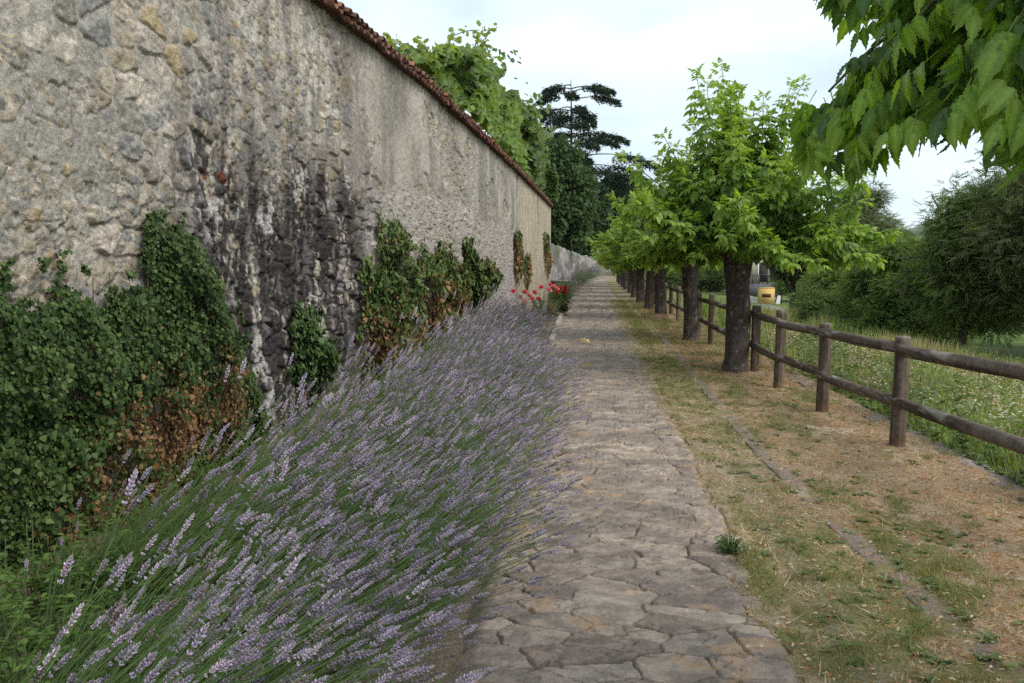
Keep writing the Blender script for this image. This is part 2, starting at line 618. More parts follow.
def build_wall():
    ys = steps(2.4, 38.0, lambda y: .03 if y < 3.7 else min(.05, max(.0075, y * y / 3000)))
    zs = np.concatenate([np.arange(-.15, .4, .03), np.arange(.4, 4.2, .0085), [4.2]])
    Y, Z = np.meshgrid(ys, zs)
    h, c = masonry(Y, Z, 3)
    X = wall_x(Y) + h - .03 + .03 * (fbm(Y * .35, Z * .4, 2, 99) - .5)
    V = np.stack([X, Y, Z], -1).reshape(-1, 3)
    mb = MB()
    # quads wound so that normals face the path
    mb.add(V, None, grid_faces(len(zs), len(ys))[:, ::-1], c.reshape(-1, 3))
    # core behind the face: back, top and both ends
    yb = np.linspace(2.4, 38.0, 60)
    ring = []
    for y in yb:
        x = float(wall_x(y))
        ring += [(x - .07, y, -.15), (x - .07, y, 4.19), (x - .5, y, 4.19), (x - .5, y, -.15)]
    q = []
    for i in range(len(yb) - 1):
        a = i * 4
        for k in range(4):
            q.append((a + k, a + (k + 1) % 4, a + 4 + (k + 1) % 4, a + 4 + k))
    a = (len(yb) - 1) * 4
    q += [(3, 2, 1, 0), (a, a + 1, a + 2, a + 3)]
    mb.add(ring, None, q, (.3, .26, .2))
    # strip closing the far end flush with the face
    xe = float(wall_x(38.0))
    mb.box((xe - .06, 38.002, -.15), (xe + .035, 38.05, 4.19), (.33, .28, .21))
    root = thing('stone_wall', 'tall old rubble and plaster wall with tiled top beside the lavender', 'wall', (-2.8, 8, 0))
    o = mb.build('masonry', M_WALL, root)
    o.location = (2.8, -8, 0)
    # roman tile coping
    rs = np.random.RandomState(5)
    tb = MB()
    y = 2.4
    i = 0
    while y < 38.0:
        x = float(wall_x(y))
        up = i % 2 == 0
        w = .085 if up else .1
        na = 7
        an = np.linspace(0, math.pi, na)
        over = .15 + rs.uniform(-.035, .035)
        lift = .05 if up else 0.0
        tw = rs.uniform(-.05, .05)
        c0 = np.array([(.17, .075, .05), (.13, .06, .045), (.2, .1, .07), (.1, .055, .045), (.15, .085, .065)][rs.randint(5)]) * rs.uniform(.75, 1.25)
        outer = []
        for (rad, ) in ((w, ), (w - .017, )):
            for k in range(4):
                u = k / 3
                xx = x + over - u * (.33 + over)
                zz = 4.205 + u * .15 + lift + rs.uniform(-.002, .002)
                taper = 1 - .18 * u if up else .82 + .18 * u
                for a in an:
                    dz = math.sin(a) * rad * (.72 if up else -.6)
                    outer.append((xx, y + tw * u + math.cos(a) * rad * taper, zz + dz + (.03 if not up else 0)))
        V = np.array(outer)
        q1 = grid_faces(4, na)
        n = 4 * na
        q2 = q1[:, ::-1] + n
        rim = [(k, n + k, n + k + 1, k + 1) for k in range(na - 1)]
        tb.add(V, None, np.vstack([q1, q2, rim]), c0)
        y += .092
        i += 1
    # ridge course and mortar bed under the tiles
    yy = np.linspace(2.4, 38.0, 120)
    bed = []
    for y in yy:
        x = float(wall_x(y))
        bed += [(x + .055, y, 4.196), (x + .055, y, 4.225), (x - .25, y, 4.345), (x - .55, y, 4.225), (x - .55, y, 4.196)]
    q = []
    for i in range(len(yy) - 1):
        for k in range(5):
            q.append((i * 5 + k, i * 5 + (k + 1) % 5, i * 5 + 5 + (k + 1) % 5, i * 5 + 5 + k))
    tb.add(bed, None, q, (.085, .055, .045))
    for i in range(90):
        y = 2.5 + i * .4
        x = float(wall_x(y)) - .26
        an = np.linspace(0, math.pi, 7)
        V = [(x + math.cos(a) * .1, y + d, 4.36 + math.sin(a) * .08) for d in (0, .39) for a in an]
        tb.add(V, None, grid_faces(2, 7), np.array((.16, .08, .055)) * rs.uniform(.7, 1.3))
    o = tb.build('tile_coping', M_TILE, root)
    o.location = (2.8, -8, 0)
    return root


build_wall()

# ---- lower wall that carries on beyond and closes the end of the walk
def build_far_wall():
    pts = np.array([(-1.95, 38.2), (-1.75, 50), (-1.4, 64), (-.9, 80), (-.2, 96), (.9, 106), (3.2, 112), (7, 115), (13, 117)])
    seg = np.linalg.norm(np.diff(pts, axis=0), axis=1)
    S = np.r_[0, np.cumsum(seg)]
    ss = np.arange(0, S[-1], .16)
    xs = np.interp(ss, S, pts[:, 0])
    ys = np.interp(ss, S, pts[:, 1])
    tx = np.gradient(xs)
    ty = np.gradient(ys)
    l = np.hypot(tx, ty)
    nx, ny = ty / l, -tx / l
    nz = 34
    zf = np.linspace(0, 1, nz)
    SS, ZF = np.meshgrid(ss, zf)
    top = 2.62 + .16 * (fbm(ss * .5, ss * 0, 4, 77) - .5) - .2 * sst(5, 60, ss)
    Z = -.15 + ZF * (top + .15)[None, :]
    h, c = masonry(SS * .5 + 40, Z * .5, 8)
    st = sst(.42, .6, fbm(SS * .22, Z * 1.4, 5, 78))
    c = mix(np.array([.33, .3, .285]) * np.ones(3), np.array([.13, .12, .12]) * np.ones(3), st * .8) * (.75 + .5 * fbm(SS * .7, Z * 4, 4, 79))[..., None]
    c = mix(c, np.array([.12, .13, .05]) * np.ones(3), sst(.55, .68, fbm(SS * .16, Z * .9, 3, 80)) * .6)
    h = (fbm(SS * .4, Z * 3.5, 4, 81) - .5) * .10
    V = np.stack([xs[None] + nx[None] * h, ys[None] + ny[None] * h, Z], -1).reshape(-1, 3)
    mb = MB()
    n = len(ss)
    mb.add(V, None, grid_faces(nz, n)[:, ::-1], c.reshape(-1, 3))
    core = []
    for i in range(n):
        for d, z in ((.08, -.15), (.08, top[i] - .02), (.45, top[i] - .05), (.45, -.15)):
            core.append((xs[i] - nx[i] * d, ys[i] - ny[i] * d, z))
    q = []
    for i in range(n - 1):
        for k in range(4):
            q.append((i * 4 + k, i * 4 + (k + 1) % 4, i * 4 + 4 + (k + 1) % 4, i * 4 + 4 + k))
    q += [(3, 2, 1, 0), tuple((n - 1) * 4 + k for k in range(4))]
    mb.add(core, None, q, (.24, .22, .2))
    o = mb.build('garden_wall', M_WALL)
    tag(o, 'lower bare grey garden wall closing the far end of the walk', 'wall')


build_far_wall()

# ---- terrain: one sheet out to the horizon
def terrain_z(X, Y):
    X = np.asarray(X, float)
    Y = np.asarray(Y, float)
    d = X - 3.12
    z = np.where(d < 0, -.14, -.42 - .13 * np.clip(d, 0, 6) - .02 * np.clip(d - 6, 0, 30))
    z = z + np.where(d > 0, .12 * (fbm(X * .5, Y * .5, 3, 120) - .5), 0)
    z = z - .004 * np.clip(np.hypot(X, Y) - 150, 0, 3000) * .6
    return z


def build_terrain():
    xs = np.concatenate([-np.geomspace(3000, 8, 22), np.arange(-6, 3.0, 1.0), [3.05, 3.118, 3.122, 3.3, 3.6], np.arange(4, 30, .5), np.geomspace(30, 3200, 30)])
    ys = np.concatenate([-np.geomspace(60, 2, 8), np.arange(0, 80, .6), np.geomspace(80, 3400, 40)])
    X, Y = np.meshgrid(xs, ys)
    Z = terrain_z(X, Y)
    n = fbm(X * .35, Y * .35, 4, 130)
    c = mix(np.array([.075, .12, .03]), np.array([.16, .18, .065]), sst(.3, .7, n))
    c = mix(c, np.array([.3, .24, .14]) * np.ones(3), sst(.55, .75, fbm(X * .2, Y * .2, 3, 131)) * .6 * (X < 9))
    o = link('ground', mesh_data('ground', np.stack([X, Y, Z], -1).reshape(-1, 3), [grid_faces(len(ys), len(xs))], M_TERRAIN, c.reshape(-1, 3)))
    tag(o, kind='structure')


build_terrain()


def build_hills():
    xs = np.linspace(-600, 3300, 160)
    ys = np.linspace(1900, 3300, 50)
    X, Y = np.meshgrid(xs, ys)
    ridge = 305 * np.exp(-((X - 1420) / 500) ** 2) + 60 * np.exp(-((X - 550) / 350) ** 2)
    prof = np.exp(-((Y - 2600) / 420) ** 2)
    Z = -25 + ridge * prof * (.8 + .4 * fbm(X / 240, Y / 240, 4, 140)) + 12 * (fbm(X / 40, Y / 40, 3, 141) - .5)
    n = fbm(X / 60, Y / 60, 4, 142)
    c = mix(np.array([.04, .075, .03]), np.array([.11, .14, .06]), sst(.35, .65, n))
    o = link('hills', mesh_data('hills', np.stack([X, Y, Z], -1).reshape(-1, 3), [grid_faces(50, 160)], M_HILL, c.reshape(-1, 3)))
    tag(o, kind='structure')


build_hills()

# ---- paved path
PATH_Y = np.array([0, 3, 8, 16, 34, 55, 80, 112])
PATH_L = np.array([-.42, -.42, -.55, -.70, -.93, -.85, -.3, 1.9])
PATH_R = np.array([.72, .76, .82, .92, 1.2, 1.15, 1.6, 3.2])


def path_field(X, Y):
    # rows of split slabs of differing depth, staggered
    yw = Y + .06 * (fbm(X * 2.2, Y * 2.2, 3, 200) - .5) + .028 * (fbm(X * 12, Y * 12, 4, 206) - .5)
    xw = X + .06 * (fbm(X * 3 + 20, Y * 3, 3, 201) - .5) + .035 * (fbm(X * 12 + 3, Y * 12, 4, 215) - .5)
    f1, f2, cx, cy = worley(xw / .31 + 50, yw / .16, 202, .8)
    e = f2 - f1
    r = hsh(cx, cy, 203)
    crack = sst(.016, .042, e + .06 * (fbm(X * 25, Y * 25, 3, 204) - .5))
    worn = sst(.6, .72, fbm(X * 2.4, Y * 2.4, 4, 205))
    lay = fbm(X * 7, Y * 13, 4, 207)
    terr = np.floor(lay * 7) / 7 + sst(.0, .25, lay * 7 - np.floor(lay * 7)) / 7   # flaking layers of the slate
    top = .007 * r + (terr - .5) * .022 + (fbm(X * 30, Y * 40, 3, 217) - .5) * .012 + ((hsh(cx, cy, 208) - .5) * (yw / .16 - cy - .5) + (hsh(cx, cy, 209) - .5) * (xw / .31 + 50 - cx - .5)) * .008
    rid = sst(.014, .0, np.abs(fbm(X * 2.6, Y * 8, 4, 230) - .5)) * sst(.42, .55, fbm(X * 1.8 + 4, Y * 2.4, 3, 231))
    top = top - rid * .012
    fill = -.012 + .010 * (fbm(X * 14, Y * 14, 4, 210) - .5) + worn * .012
    z = np.where(crack > 0, -.02 + (top + .02) * crack, -.02)
    z = np.maximum(z, fill)
    is_fill = sst(-.003, .003, fill - (-.02 + (top + .02) * crack))
    sc = pal([(.30, .25, .205), (.27, .225, .19), (.33, .28, .23), (.25, .215, .185), (.29, .24, .205), (.35, .30, .25)], hsh(cx, cy, 211))
    sc = sc * ((.72 + .56 * fbm(X * 5, Y * 5, 5, 212)) * (.8 + .4 * hsh(cx, cy, 219)))[..., None]
    fc = mix(np.array([.29, .235, .175]), np.array([.35, .285, .21]), fbm(X * 4, Y * 4, 3, 213))
    deep = (fc * .45)
    fc = mix(deep, fc, worn)
    sc = mix(sc, np.array([.15, .12, .1]) * np.ones(3), rid * .55)
    c = mix(sc, fc, is_fill) * np.array([.80, .745, .715])
    c = c * (.8 + .4 * sst(.3, .7, fbm(X * 14, Y * 20, 4, 218)))[..., None]
    litter = sst(.69, .76, fbm(X * 5, Y * 6, 4, 214))
    c = mix(c, np.array([.36, .22, .11]) * np.ones(3), litter * .45)
    return z, c


def build_path():
    us = np.linspace(-.22, 1.18, 250)
    ys = steps(1.2, 112, lambda y: .03 if y < 2.6 else min(.9, max(.006, y * y / 1312 * .7)))
    U, Y = np.meshgrid(us, ys)
    Lf = np.interp(Y, PATH_Y, PATH_L)
    Rt = np.interp(Y, PATH_Y, PATH_R)
    X = Lf + U * (Rt - Lf)
    z, c = path_field(X, Y)
    edge = sst(1.0, 1.12, U + .1 * (fbm(X * 6, Y * 5, 3, 220) - .5)) + sst(0.0, -.16, U)
    Z = .03 + z - edge * .1
    o = link('path', mesh_data('path', np.stack([X, Y, Z], -1).reshape(-1, 3), [grid_faces(len(ys), len(us))], M_PATH, c.reshape(-1, 3)))
    tag(o, kind='structure')


build_path()

# ---- verge of dry mown grass between path and fence
def verge_mask(X, Y):
    """0 = straw, 1 = green"""
    g = fbm(X * 1.6, Y * .9, 4, 300)
    near_path = np.exp(-((X - 1.2) / .26) ** 2)
    far = sst(9, 26, Y)
    g = .48 * g + .52 * fbm(X * 7, Y * 5, 4, 309)
    b = g + .15 * near_path - .12 * sst(1.6, 2.3, X) * sst(14, 6, Y) + .10 * far
    return sst(.48, .62, b)


def build_verge():
    xs = np.linspace(.5, 3.02, 330)
    ys = steps(1.2, 112, lambda y: .05 if y < 2.6 else min(1.2, max(.008, y * y / 1312)))
    X, Y = np.meshgrid(xs, ys)
    sh = np.interp(Y, PATH_Y, PATH_R) - .82
    X = X + sh * np.clip(1 - (X - .5) / 2, 0, 1)
    g = verge_mask(X, Y)
    z = .028 + .05 * (fbm(X * 1.2, Y * 1.2, 3, 301) - .5) + .03 * (fbm(X * 9, Y * 9, 4, 302) - .5)
    U = X - sh
    z = z - .11 * sst(.86, .74, U + .16 * (fbm(X * 5, Y * 2.5, 3, 303) - .5) + .26 * (fbm(X * 16, Y * 12, 4, 313) - .5))
    straw = mix(np.array([.33, .25, .16]), np.array([.25, .175, .11]), sst(.4, .65, fbm(X * 2, Y * 1.5, 4, 304)))
    straw = mix(straw, mix(np.array([.345, .235, .15]), np.array([.24, .165, .105]), sst(.35, .65, fbm(X * 3, Y * 2.4, 4, 314))), sst(1.35, 1.9, X + .5 * (fbm(X * 1.5, Y * 1.2, 3, 315) - .5)) * .75 * sst(22, 10, Y))
    straw = mix(straw, np.array([.42, .35, .25]) * np.ones(3), sst(.6, .75, fbm(X * 6, Y * 6, 3, 305)) * .6)
    c = mix(straw, np.array([.17, .165, .07]) * np.ones(3), g * .8)
    bare = sst(.58, .7, fbm(X * 1.1 + 9, Y * .8, 4, 306))
    c = mix(c, np.array([.27, .205, .15]) * np.ones(3), bare * .7)
    # pale sandy spill by the second post
    sx, sy, _ = on_ground(840, 434)
    spill = np.exp(-(((X - sx) / .17) ** 2 + ((Y - sy) / .2) ** 2)) + .7 * np.exp(-(((X - sx + .25) / .15) ** 2 + ((Y - sy - .15) / .12) ** 2))
    c = mix(c, np.array([.5, .43, .34]) * np.ones(3), sst(.35, .7, spill * (.6 + .8 * fbm(X * 14, Y * 14, 3, 307))))
    c = c * .97
    z = z - .012 * np.exp(-((X - np.interp(Y, [1.4, 3.3, 4.8, 6.95, 10, 13.2, 22], [1.75, 1.63, 1.52, 1.44, 1.45, 1.51, 1.6])) / .1) ** 2)
    # worn wheel line beside the gutter
    ln = np.exp(-((X - 1.0 - .02 * Y) / .09) ** 2) * sst(8, 4, Y)
    c = mix(c, np.array([.24, .195, .15]) * np.ones(3), ln * .6)
    o = link('verge', mesh_data('verge', np.stack([X, Y, z], -1).reshape(-1, 3), [grid_faces(len(ys), len(xs))], M_SOIL, c.reshape(-1, 3)))
    tag(o, kind='structure')


build_verge()


def verge_z(X, Y):
    return .028 + .05 * (fbm(X * 1.2, Y * 1.2, 3, 301) - .5) + .03 * (fbm(X * 9, Y * 9, 4, 302) - .5)


# ---- flower bed soil between wall and path
def build_bed():
    xs = np.linspace(-3.6, -.25, 120)
    ys = steps(.5, 112, lambda y: min(1.0, max(.04, y / 90)))
    X, Y = np.meshgrid(xs, ys)
    X = X + np.interp(Y, PATH_Y, PATH_L) + .45
    z = .03 + .06 * (fbm(X * 3, Y * 3, 4, 310) - .5) - .12 * sst(-.62, -.42, X - (np.interp(Y, PATH_Y, PATH_L) + .45) + .1 * (fbm(X * 4, Y * 4, 3, 312) - .5))
    c = mix(np.array([.16, .12, .085]), np.array([.23, .18, .13]), fbm(X * 5, Y * 5, 4, 311))
    o = link('flower_bed_soil', mesh_data('flower_bed_soil', np.stack([X, Y, z], -1).reshape(-1, 3), [grid_faces(len(ys), len(xs))], M_SOIL, c.reshape(-1, 3)))
    tag(o, kind='structure')


build_bed()


def strip_sheet(name, pts, w, z0, height, colA, colB, m, side_drop=.1, seed=0, step=.04, rough=.012, fade=None, smooth=False):
    """rough stone strip following pts (x,y); flat top with dropped sides"""
    pts = np.array(pts, float)
    ys = steps(pts[0, 1], pts[-1, 1], lambda y: max(step, y * y / 1312))
    xc = np.interp(ys, pts[:, 1], pts[:, 0])
    prof = np.array([(-.5, -side_drop), (-.5, 0), (-.3, 0), (-.1, 0), (.1, 0), (.3, 0), (.5, 0), (.5, -side_drop)])
    Y, P = np.meshgrid(ys, np.arange(len(prof)), indexing='ij')
    wob = .25 * w * (fbm(ys * 2.5, ys * 0 + seed, 3, seed) - .5)
    X = xc[:, None] + prof[None, :, 0] * w * (1 + .3 * (fbm(ys * 4, ys * 0, 3, seed + 4) - .5))[:, None] + wob[:, None]
    Z = z0 + height + prof[None, :, 1] + rough * 2 * (fbm(X * 9, Y * 6, 4, seed + 1) - .5)
    if fade is not None:
        Z = Z - fade * sst(.45, .6, fbm(Y * .9, Y * 0, 3, seed + 5))
    joint = np.abs(((ys / .55 + .3 * hsh(np.floor(ys / 2), ys * 0, 3)) % 1) - .5) < .03
    Z = Z - (joint * (.0 if smooth else .02))[:, None]
    c = mix(np.array(colA), np.array(colB), fbm(X * 5, Y * 4, 4, seed + 2)) * (.75 + .5 * fbm(X * 25, Y * 25, 3, seed + 3))[..., None]
    V = np.stack([X, Y, Z], -1).reshape(-1, 3)
    m0 = (len(ys) - 1) * 8
    caps = np.array([(0, 1, 2, 3), (0, 3, 4, 7), (7, 4, 5, 6)])
    o = link(name, mesh_data(name, V, [grid_faces(len(ys), len(prof)), caps, caps[:, ::-1] + m0], m, c.reshape(-1, 3), smooth=smooth))
    tag(o, kind='structure')
    return o


# gutter line of old kerbstones running through the grass, and the edging above the drop
strip_sheet('gutter_kerb', [(1.75, 1.4), (1.63, 3.28), (1.52, 4.8), (1.44, 6.95), (1.45, 10), (1.51, 13.2), (1.6, 22)],   .12, .022, .004,
            (.18, .14, .11), (.25, .195, .155), M_SOIL, seed=400, rough=.022, fade=.008, smooth=True)
strip_sheet('edge_kerb', [(3.0, 1.0), (3.0, 6.0), (2.98, 8.25), (2.86, 10.9), (2.8, 16), (2.85, 40), (2.85, 100)], .2, -.02, .045,
            (.17, .14, .122), (.27, .225, .2), M_SOIL, side_drop=.6, seed=410, rough=.035)
# edging of the rose bed
strip_sheet('bed_kerb', [(-.76, 16.4), (-.83, 22), (-.95, 33)], .11, .03, .07, (.3, .25, .2), (.38, .32, .26), M_PATH, seed=420, step=.08)

# ---- road beyond the meadow
def build_road():
    P = np.array([(10.9, 28), (10.55, 36), (10.6, 40), (11.0, 48), (11.95, 60), (13.7, 76), (16.6, 100), (22, 150)])
    P = np.column_stack([P, terrain_z(P[:, 0], P[:, 1]) + .03])
    t = np.linspace(0, len(P) - 1, 90)
    C = np.stack([np.interp(t, np.arange(len(P)), P[:, k]) for k in range(3)], -1)
    d = np.gradient(C[:, :2], axis=0)
    d /= np.linalg.norm(d, axis=1)[:, None]
    nrm = np.stack([d[:, 1], -d[:, 0]], -1)
    mb = MB()
    V = []
    prof = [(-1.5, -.5), (-1.15, .0), (-.6, .03), (0, .05), (.4, .03), (.85, 0), (1.1, -.4)]
    for i in range(len(C)):
        for w, dz in prof:
            V.append((C[i, 0] + nrm[i, 0] * w, C[i, 1] + nrm[i, 1] * w, C[i, 2] + dz))
    V = np.array(V)
    n = fbm(V[:, 0] * 1.3, V[:, 1] * 1.3, 3, 501)
    mb.add(V, None, grid_faces(len(C), len(prof)), mix(np.array([.17, .165, .165]), np.array([.22, .21, .205]), n))
    o = mb.build('road', M_ROAD)
    tag(o, kind='structure')


build_road()

# ================================================================== PLANTS
# ---- lavender
def lavender_variant(seed, nst, frac=.6):
    """meshes: foliage mound, stalks, flower spikes; leaning to +X (towards the path)"""
    rs = np.random.RandomState(seed)
    # spike template along +Y, unit 1 = 7 cm ; whorls of little buds
    tv = []
    tq = []
    tt = []
    ts = []
    rr = np.random.RandomState(1)
    n = 0
    whorls = [(.0, .8), (.26, .75), (.4, .95), (.52, 1.0), (.64, .95), (.76, .85), (.87, .65), (.97, .4)]
    for wi, (y, w) in enumerate(whorls):
        nb = 6 if w > .6 else 4
        for k in range(nb):
            a = TAU * (k / nb) + wi * .6 + rr.uniform(-.2, .2)
            r0, r1 = .02, (.105 + .03 * rr.uniform(-1, 1)) * w
            up = .13 + rr.uniform(-.03, .03)
            c, s = math.cos(a), math.sin(a)
            ww = .045 * (.6 + .4 * w)
            p0 = (c * r0, y, s * r0)
            p1 = (c * r1 * .75 - s * ww, y + up * .5, s * r1 * .75 + c * ww)
            p2 = (c * r1 * .75 + s * ww, y + up * .5, s * r1 * .75 - c * ww)
            p3 = (c * r1 * 1.1, y + up * 1.05, s * r1 * 1.1)
            p4 = (c * r1 * .35, y + up * .85, s * r1 * .35)
            tv += [p0, p1, p2, p3, p4]
            tt += [(n, n + 2, n + 1), (n + 1, n + 2, n + 3), (n + 1, n + 3, n + 4), (n + 3, n + 2, n + 4), (n, n + 1, n + 4), (n, n + 4, n + 2)]
            petal = rr.rand() < .42
            col = (1.18, 1.0, 1.34) if petal else (.88, .9, .86)
            f = rr.uniform(.8, 1.2)
            ts += [tuple(x * f * .8 for x in col), tuple(x * f for x in col), tuple(x * f for x in col), tuple(x * f * 1.15 for x in col), tuple(x * f for x in col)]
            n += 5
    spike = (np.array(tv), np.array(tt), np.zeros((0, 4), int), np.array(ts))
    stal = MB()
    flow = MB()
    # base points in an oval
    a = rs.uniform(0, TAU, nst)
    r = np.sqrt(rs.uniform(0, 1, nst))
    base = np.stack([np.cos(a) * r * .24, np.sin(a) * r * .34, .02 + .12 * (1 - r)], -1)
    lean = np.stack([.8 + np.cos(a) * r * .42, .2 + np.sin(a) * r * .4, np.full(nst, .7)], -1) + rs.normal(0, .12, (nst, 3))
    lean /= np.linalg.norm(lean, axis=1)[:, None]
    Ls = rs.uniform(.5, .95, nst)
    bare = rs.rand(nst) > frac
    Ls = np.where(bare, Ls * rs.uniform(.55, .9, nst), Ls)
    k = 5
    t = np.linspace(0, 1, k)
    sag = rs.uniform(.02, .16, nst) * Ls
    P = base[:, None, :] + lean[:, None, :] * (Ls[:, None] * t[None])[..., None]
    P[..., 2] -= sag[:, None] * t[None] ** 2
    P[..., 2] = np.maximum(P[..., 2], .06)
    P[..., 0] += .05 * sag[:, None] * np.sin(t * 3)[None]
    # stalks: thin three-sided tubes in bulk
    tan = np.gradient(P, axis=1)
    tan /= np.linalg.norm(tan, axis=2)[..., None]
    u = np.cross(tan, np.array([0.1, 1.0, .05]))
    u /= np.linalg.norm(u, axis=2)[..., None]
    w = np.cross(tan, u)
    rad = .0022 - .0009 * t
    rings = []
    for j in range(3):
        an = TAU * j / 3
        rings.append(P + rad[None, :, None] * (math.cos(an) * u + math.sin(an) * w))
    V = np.stack(rings, 2)      # nst,k,3,3
    q = []
    for i in range(k - 1):
        for j in range(3):
            q.append((i * 3 + j, i * 3 + (j + 1) % 3, (i + 1) * 3 + (j + 1) % 3, (i + 1) * 3 + j))
    q = np.array(q)
    off = (np.arange(nst) * k * 3)[:, None, None]
    cs = mix(np.array([.085, .15, .04]), np.array([.18, .25, .085]), rs.rand(nst))
    stal.add(V.reshape(-1, 3), None, (q[None] + off).reshape(-1, 4), np.repeat(cs, k * 3, axis=0))
    # narrow grey green leaves low on the stalks
    m = nst * 5
    idx = rs.randint(0, nst, m)
    tt_ = rs.uniform(.02, .5, m) ** 1.2
    pos = base[idx] + lean[idx] * (Ls[idx] * tt_)[:, None]
    pos[:, 2] -= sag[idx] * tt_ ** 2
    pos[:, 2] = np.maximum(pos[:, 2], .02)
    ax = lean[idx] * .8 + rs.normal(0, .45, (m, 3))
    fol = MB()
    lf = leaflet(1, .09, .2, .1)
    fol.scatter(lf, pos, ax, rnd_unit(rs, m), rs.uniform(.05, .1, m), mix(np.array([.06, .115, .03]), np.array([.14, .2, .075]), rs.rand(m)))
    # spikes
    tip = P[:, -1]
    tdir = tan[:, -1] + rs.normal(0, .06, (nst, 3))
    sc = rs.uniform(.04, .09, nst)
    base_c = mix(np.array([.35, .315, .375]), np.array([.49, .45, .485]), rs.rand(nst))
    base_c = base_c * rs.uniform(.6, 1.2, (nst, 1))
    old = rs.rand(nst) < .14
    base_c = np.where(old[:, None], np.array([.27, .24, .2]) * np.ones((nst, 1)), base_c)
    fl = ~bare
    flow.scatter(spike, (tip - tdir * .01)[fl], tdir[fl], rnd_unit(rs, nst)[fl], sc[fl], base_c[fl])
    return fol.data('foliage', M_STALK, False), stal.data('stalks', M_STALK), flow.data('blossom', M_BLOOM, False)


LAV = [lavender_variant(900 + i, 230, (.84, .72, .9, .64, .86, .76)[i]) for i in range(6)]
LAB_LAV = 'leaning mauve lavender bush in the dense row between old wall and path'
rs = np.random.RandomState(61)


def lavender(i, x, y, z, rz, sc, label, group):
    t = thing('lavender_bush', label, 'lavender', (x, y, z), rz, group)
    t.scale = sc
    fo, st, fl = LAV[(i * 5 + i // 7) % len(LAV)]
    link('foliage', fo, t)
    link('stalks', st, t)
    link('blossom', fl, t)
    return t


k = 0
y = 1.75
while y < 15.7:
    for row, x0 in enumerate((-.98, -1.5, -2.0)):
        yy = y + rs.uniform(-.12, .12) + (.25 if row == 1 else 0)
        if row == 0 and yy > 9.5:
            continue
        x = x0 - .5 * float(sst(6.5, 14, np.float64(yy))) * (1, .7, .2)[row] + rs.uniform(-.1, .1)
        x -= .34 * float(sst(4.0, 2.2, np.float64(yy))) * (1, .6, 0)[row]
        x = max(x, float(wall_x(yy)) + .35)
        f = (.94, 1.06, 1.12)[row] * rs.uniform(.88, 1.12) * (1 + .006 * max(0, yy - 6))
        if row == 2 and y < 3.0:
            continue
        lavender(k, x, yy, .02, rs.uniform(-.25, .3), (f, f, f * rs.uniform(.9, 1.08)), LAB_LAV, 'lavender bushes in the row along the wall')
        k += 1
    y += .56
for (px, py, n, lab) in ((571, 302, 1.55, 'silvery mauve lavender clump beyond the roses and low stone ledge'),
                         (584, 286, 2.0, 'farthest greyish lavender clump overhanging the path by the lower wall'),
                         (593, 279, 2.0, 'small distant lavender clump just before the walk bends')):
    g = on_ground(px, py)
    for q, (dx, dy) in enumerate(((0, 0), (-.25, 1.0), (-.5, 2.2))):
        o = lavender(k, g[0] - .55 + dx, g[1] + dy * n, .02, rs.uniform(-.3, .3), (n * .9, n * 1.1, n), lab, 'lavender clump ' + ('beyond the roses' if n < 1.7 else 'near the bend'))
        k += 1

# ---- leafy weeds by the foot of the wall
def weed_mesh(seed, n=420, R=.35, H=.5, c0=(.06, .12, .025), c1=(.14, .22, .05), size=(.03, .06)):
    rs = np.random.RandomState(seed)
    mb = MB()
    st = []
    for i in range(26):
        a = rs.uniform(0, TAU)
        r = R * math.sqrt(rs.rand())
        h = H * rs.uniform(.5, 1)
        p0 = np.array([math.cos(a) * r * .4, math.sin(a) * r * .4, 0])
        p1 = np.array([math.cos(a) * r, math.sin(a) * r, h])
        tt = np.linspace(0, 1, 4)[:, None]
        mb.tube(p0 + (p1 - p0) * tt + np.array([0, 0, .05]) * np.sin(tt * 3), [.004, .004, .003, .002], 3, (.1, .14, .05), cap=False)
        st.append((p0, p1))
    m = n
    ii = rs.randint(0, len(st), m)
    t = rs.uniform(.2, 1, m)[:, None]
    pos = np.array([st[k][0] for k in ii]) * (1 - t) + np.array([st[k][1] for k in ii]) * t + rs.normal(0, .01, (m, 3))
    ax = rnd_unit(rs, m)
    ax[:, 2] = np.abs(ax[:, 2]) * .3 - .1
    nr = rnd_unit(rs, m) * .4 + np.array([0, 0, 1])
    mb.scatter(T_WEED, pos, ax, nr, rs.uniform(size[0], size[1], m), mix(np.array(c0), np.array(c1), rs.rand(m)))
    return mb.data('leafy_weed', M_LEAF, False)


WEED = [weed_mesh(31 + i) for i in range(2)]
for i, (px, py, z, s) in enumerate([(20, 625, .35, 1.0), (60, 590, .35, .9), (110, 600, .35, .8), (150, 560, .3, .75), (40, 670, .4, .9), (0, 590, .3, .9), (95, 650, .4, .7), (130, 560, .25, .8), (75, 560, .25, .8), (170, 530, .2, .7), (30, 560, .3, .9), (120, 625, .35, .8), (110, 555, .12, .8), (145, 530, .12, .8), (185, 505, .12, .75), (215, 480, .12, .7), (240, 458, .12, .7), (170, 545, .12, .7), (60, 575, .2, .9)]):
    g = on_ground(px, py, z)
    o = link('leafy_weed', WEED[i % 2], None, (max(g[0], float(wall_x(g[1])) + .25), g[1], .0))
    o.rotation_euler[2] = i * 1.3
    o.scale = (s, s, s)
    tag(o, 'low green leafy weed between the lavender and the ivy covered wall', 'weed', 'leafy weeds at the wall foot')

# ---- ivy and creepers on the wall
def in_poly(px, py, poly):
    inside = np.zeros(px.shape, bool)
    n = len(poly)
    for i in range(n):
        x0, y0 = poly[i]
        x1, y1 = poly[(i + 1) % n]
        c = ((y0 > py) != (y1 > py)) & (px < (x1 - x0) * (py - y0) / (y1 - y0 + 1e-12) + x0)
        inside ^= c
    return inside


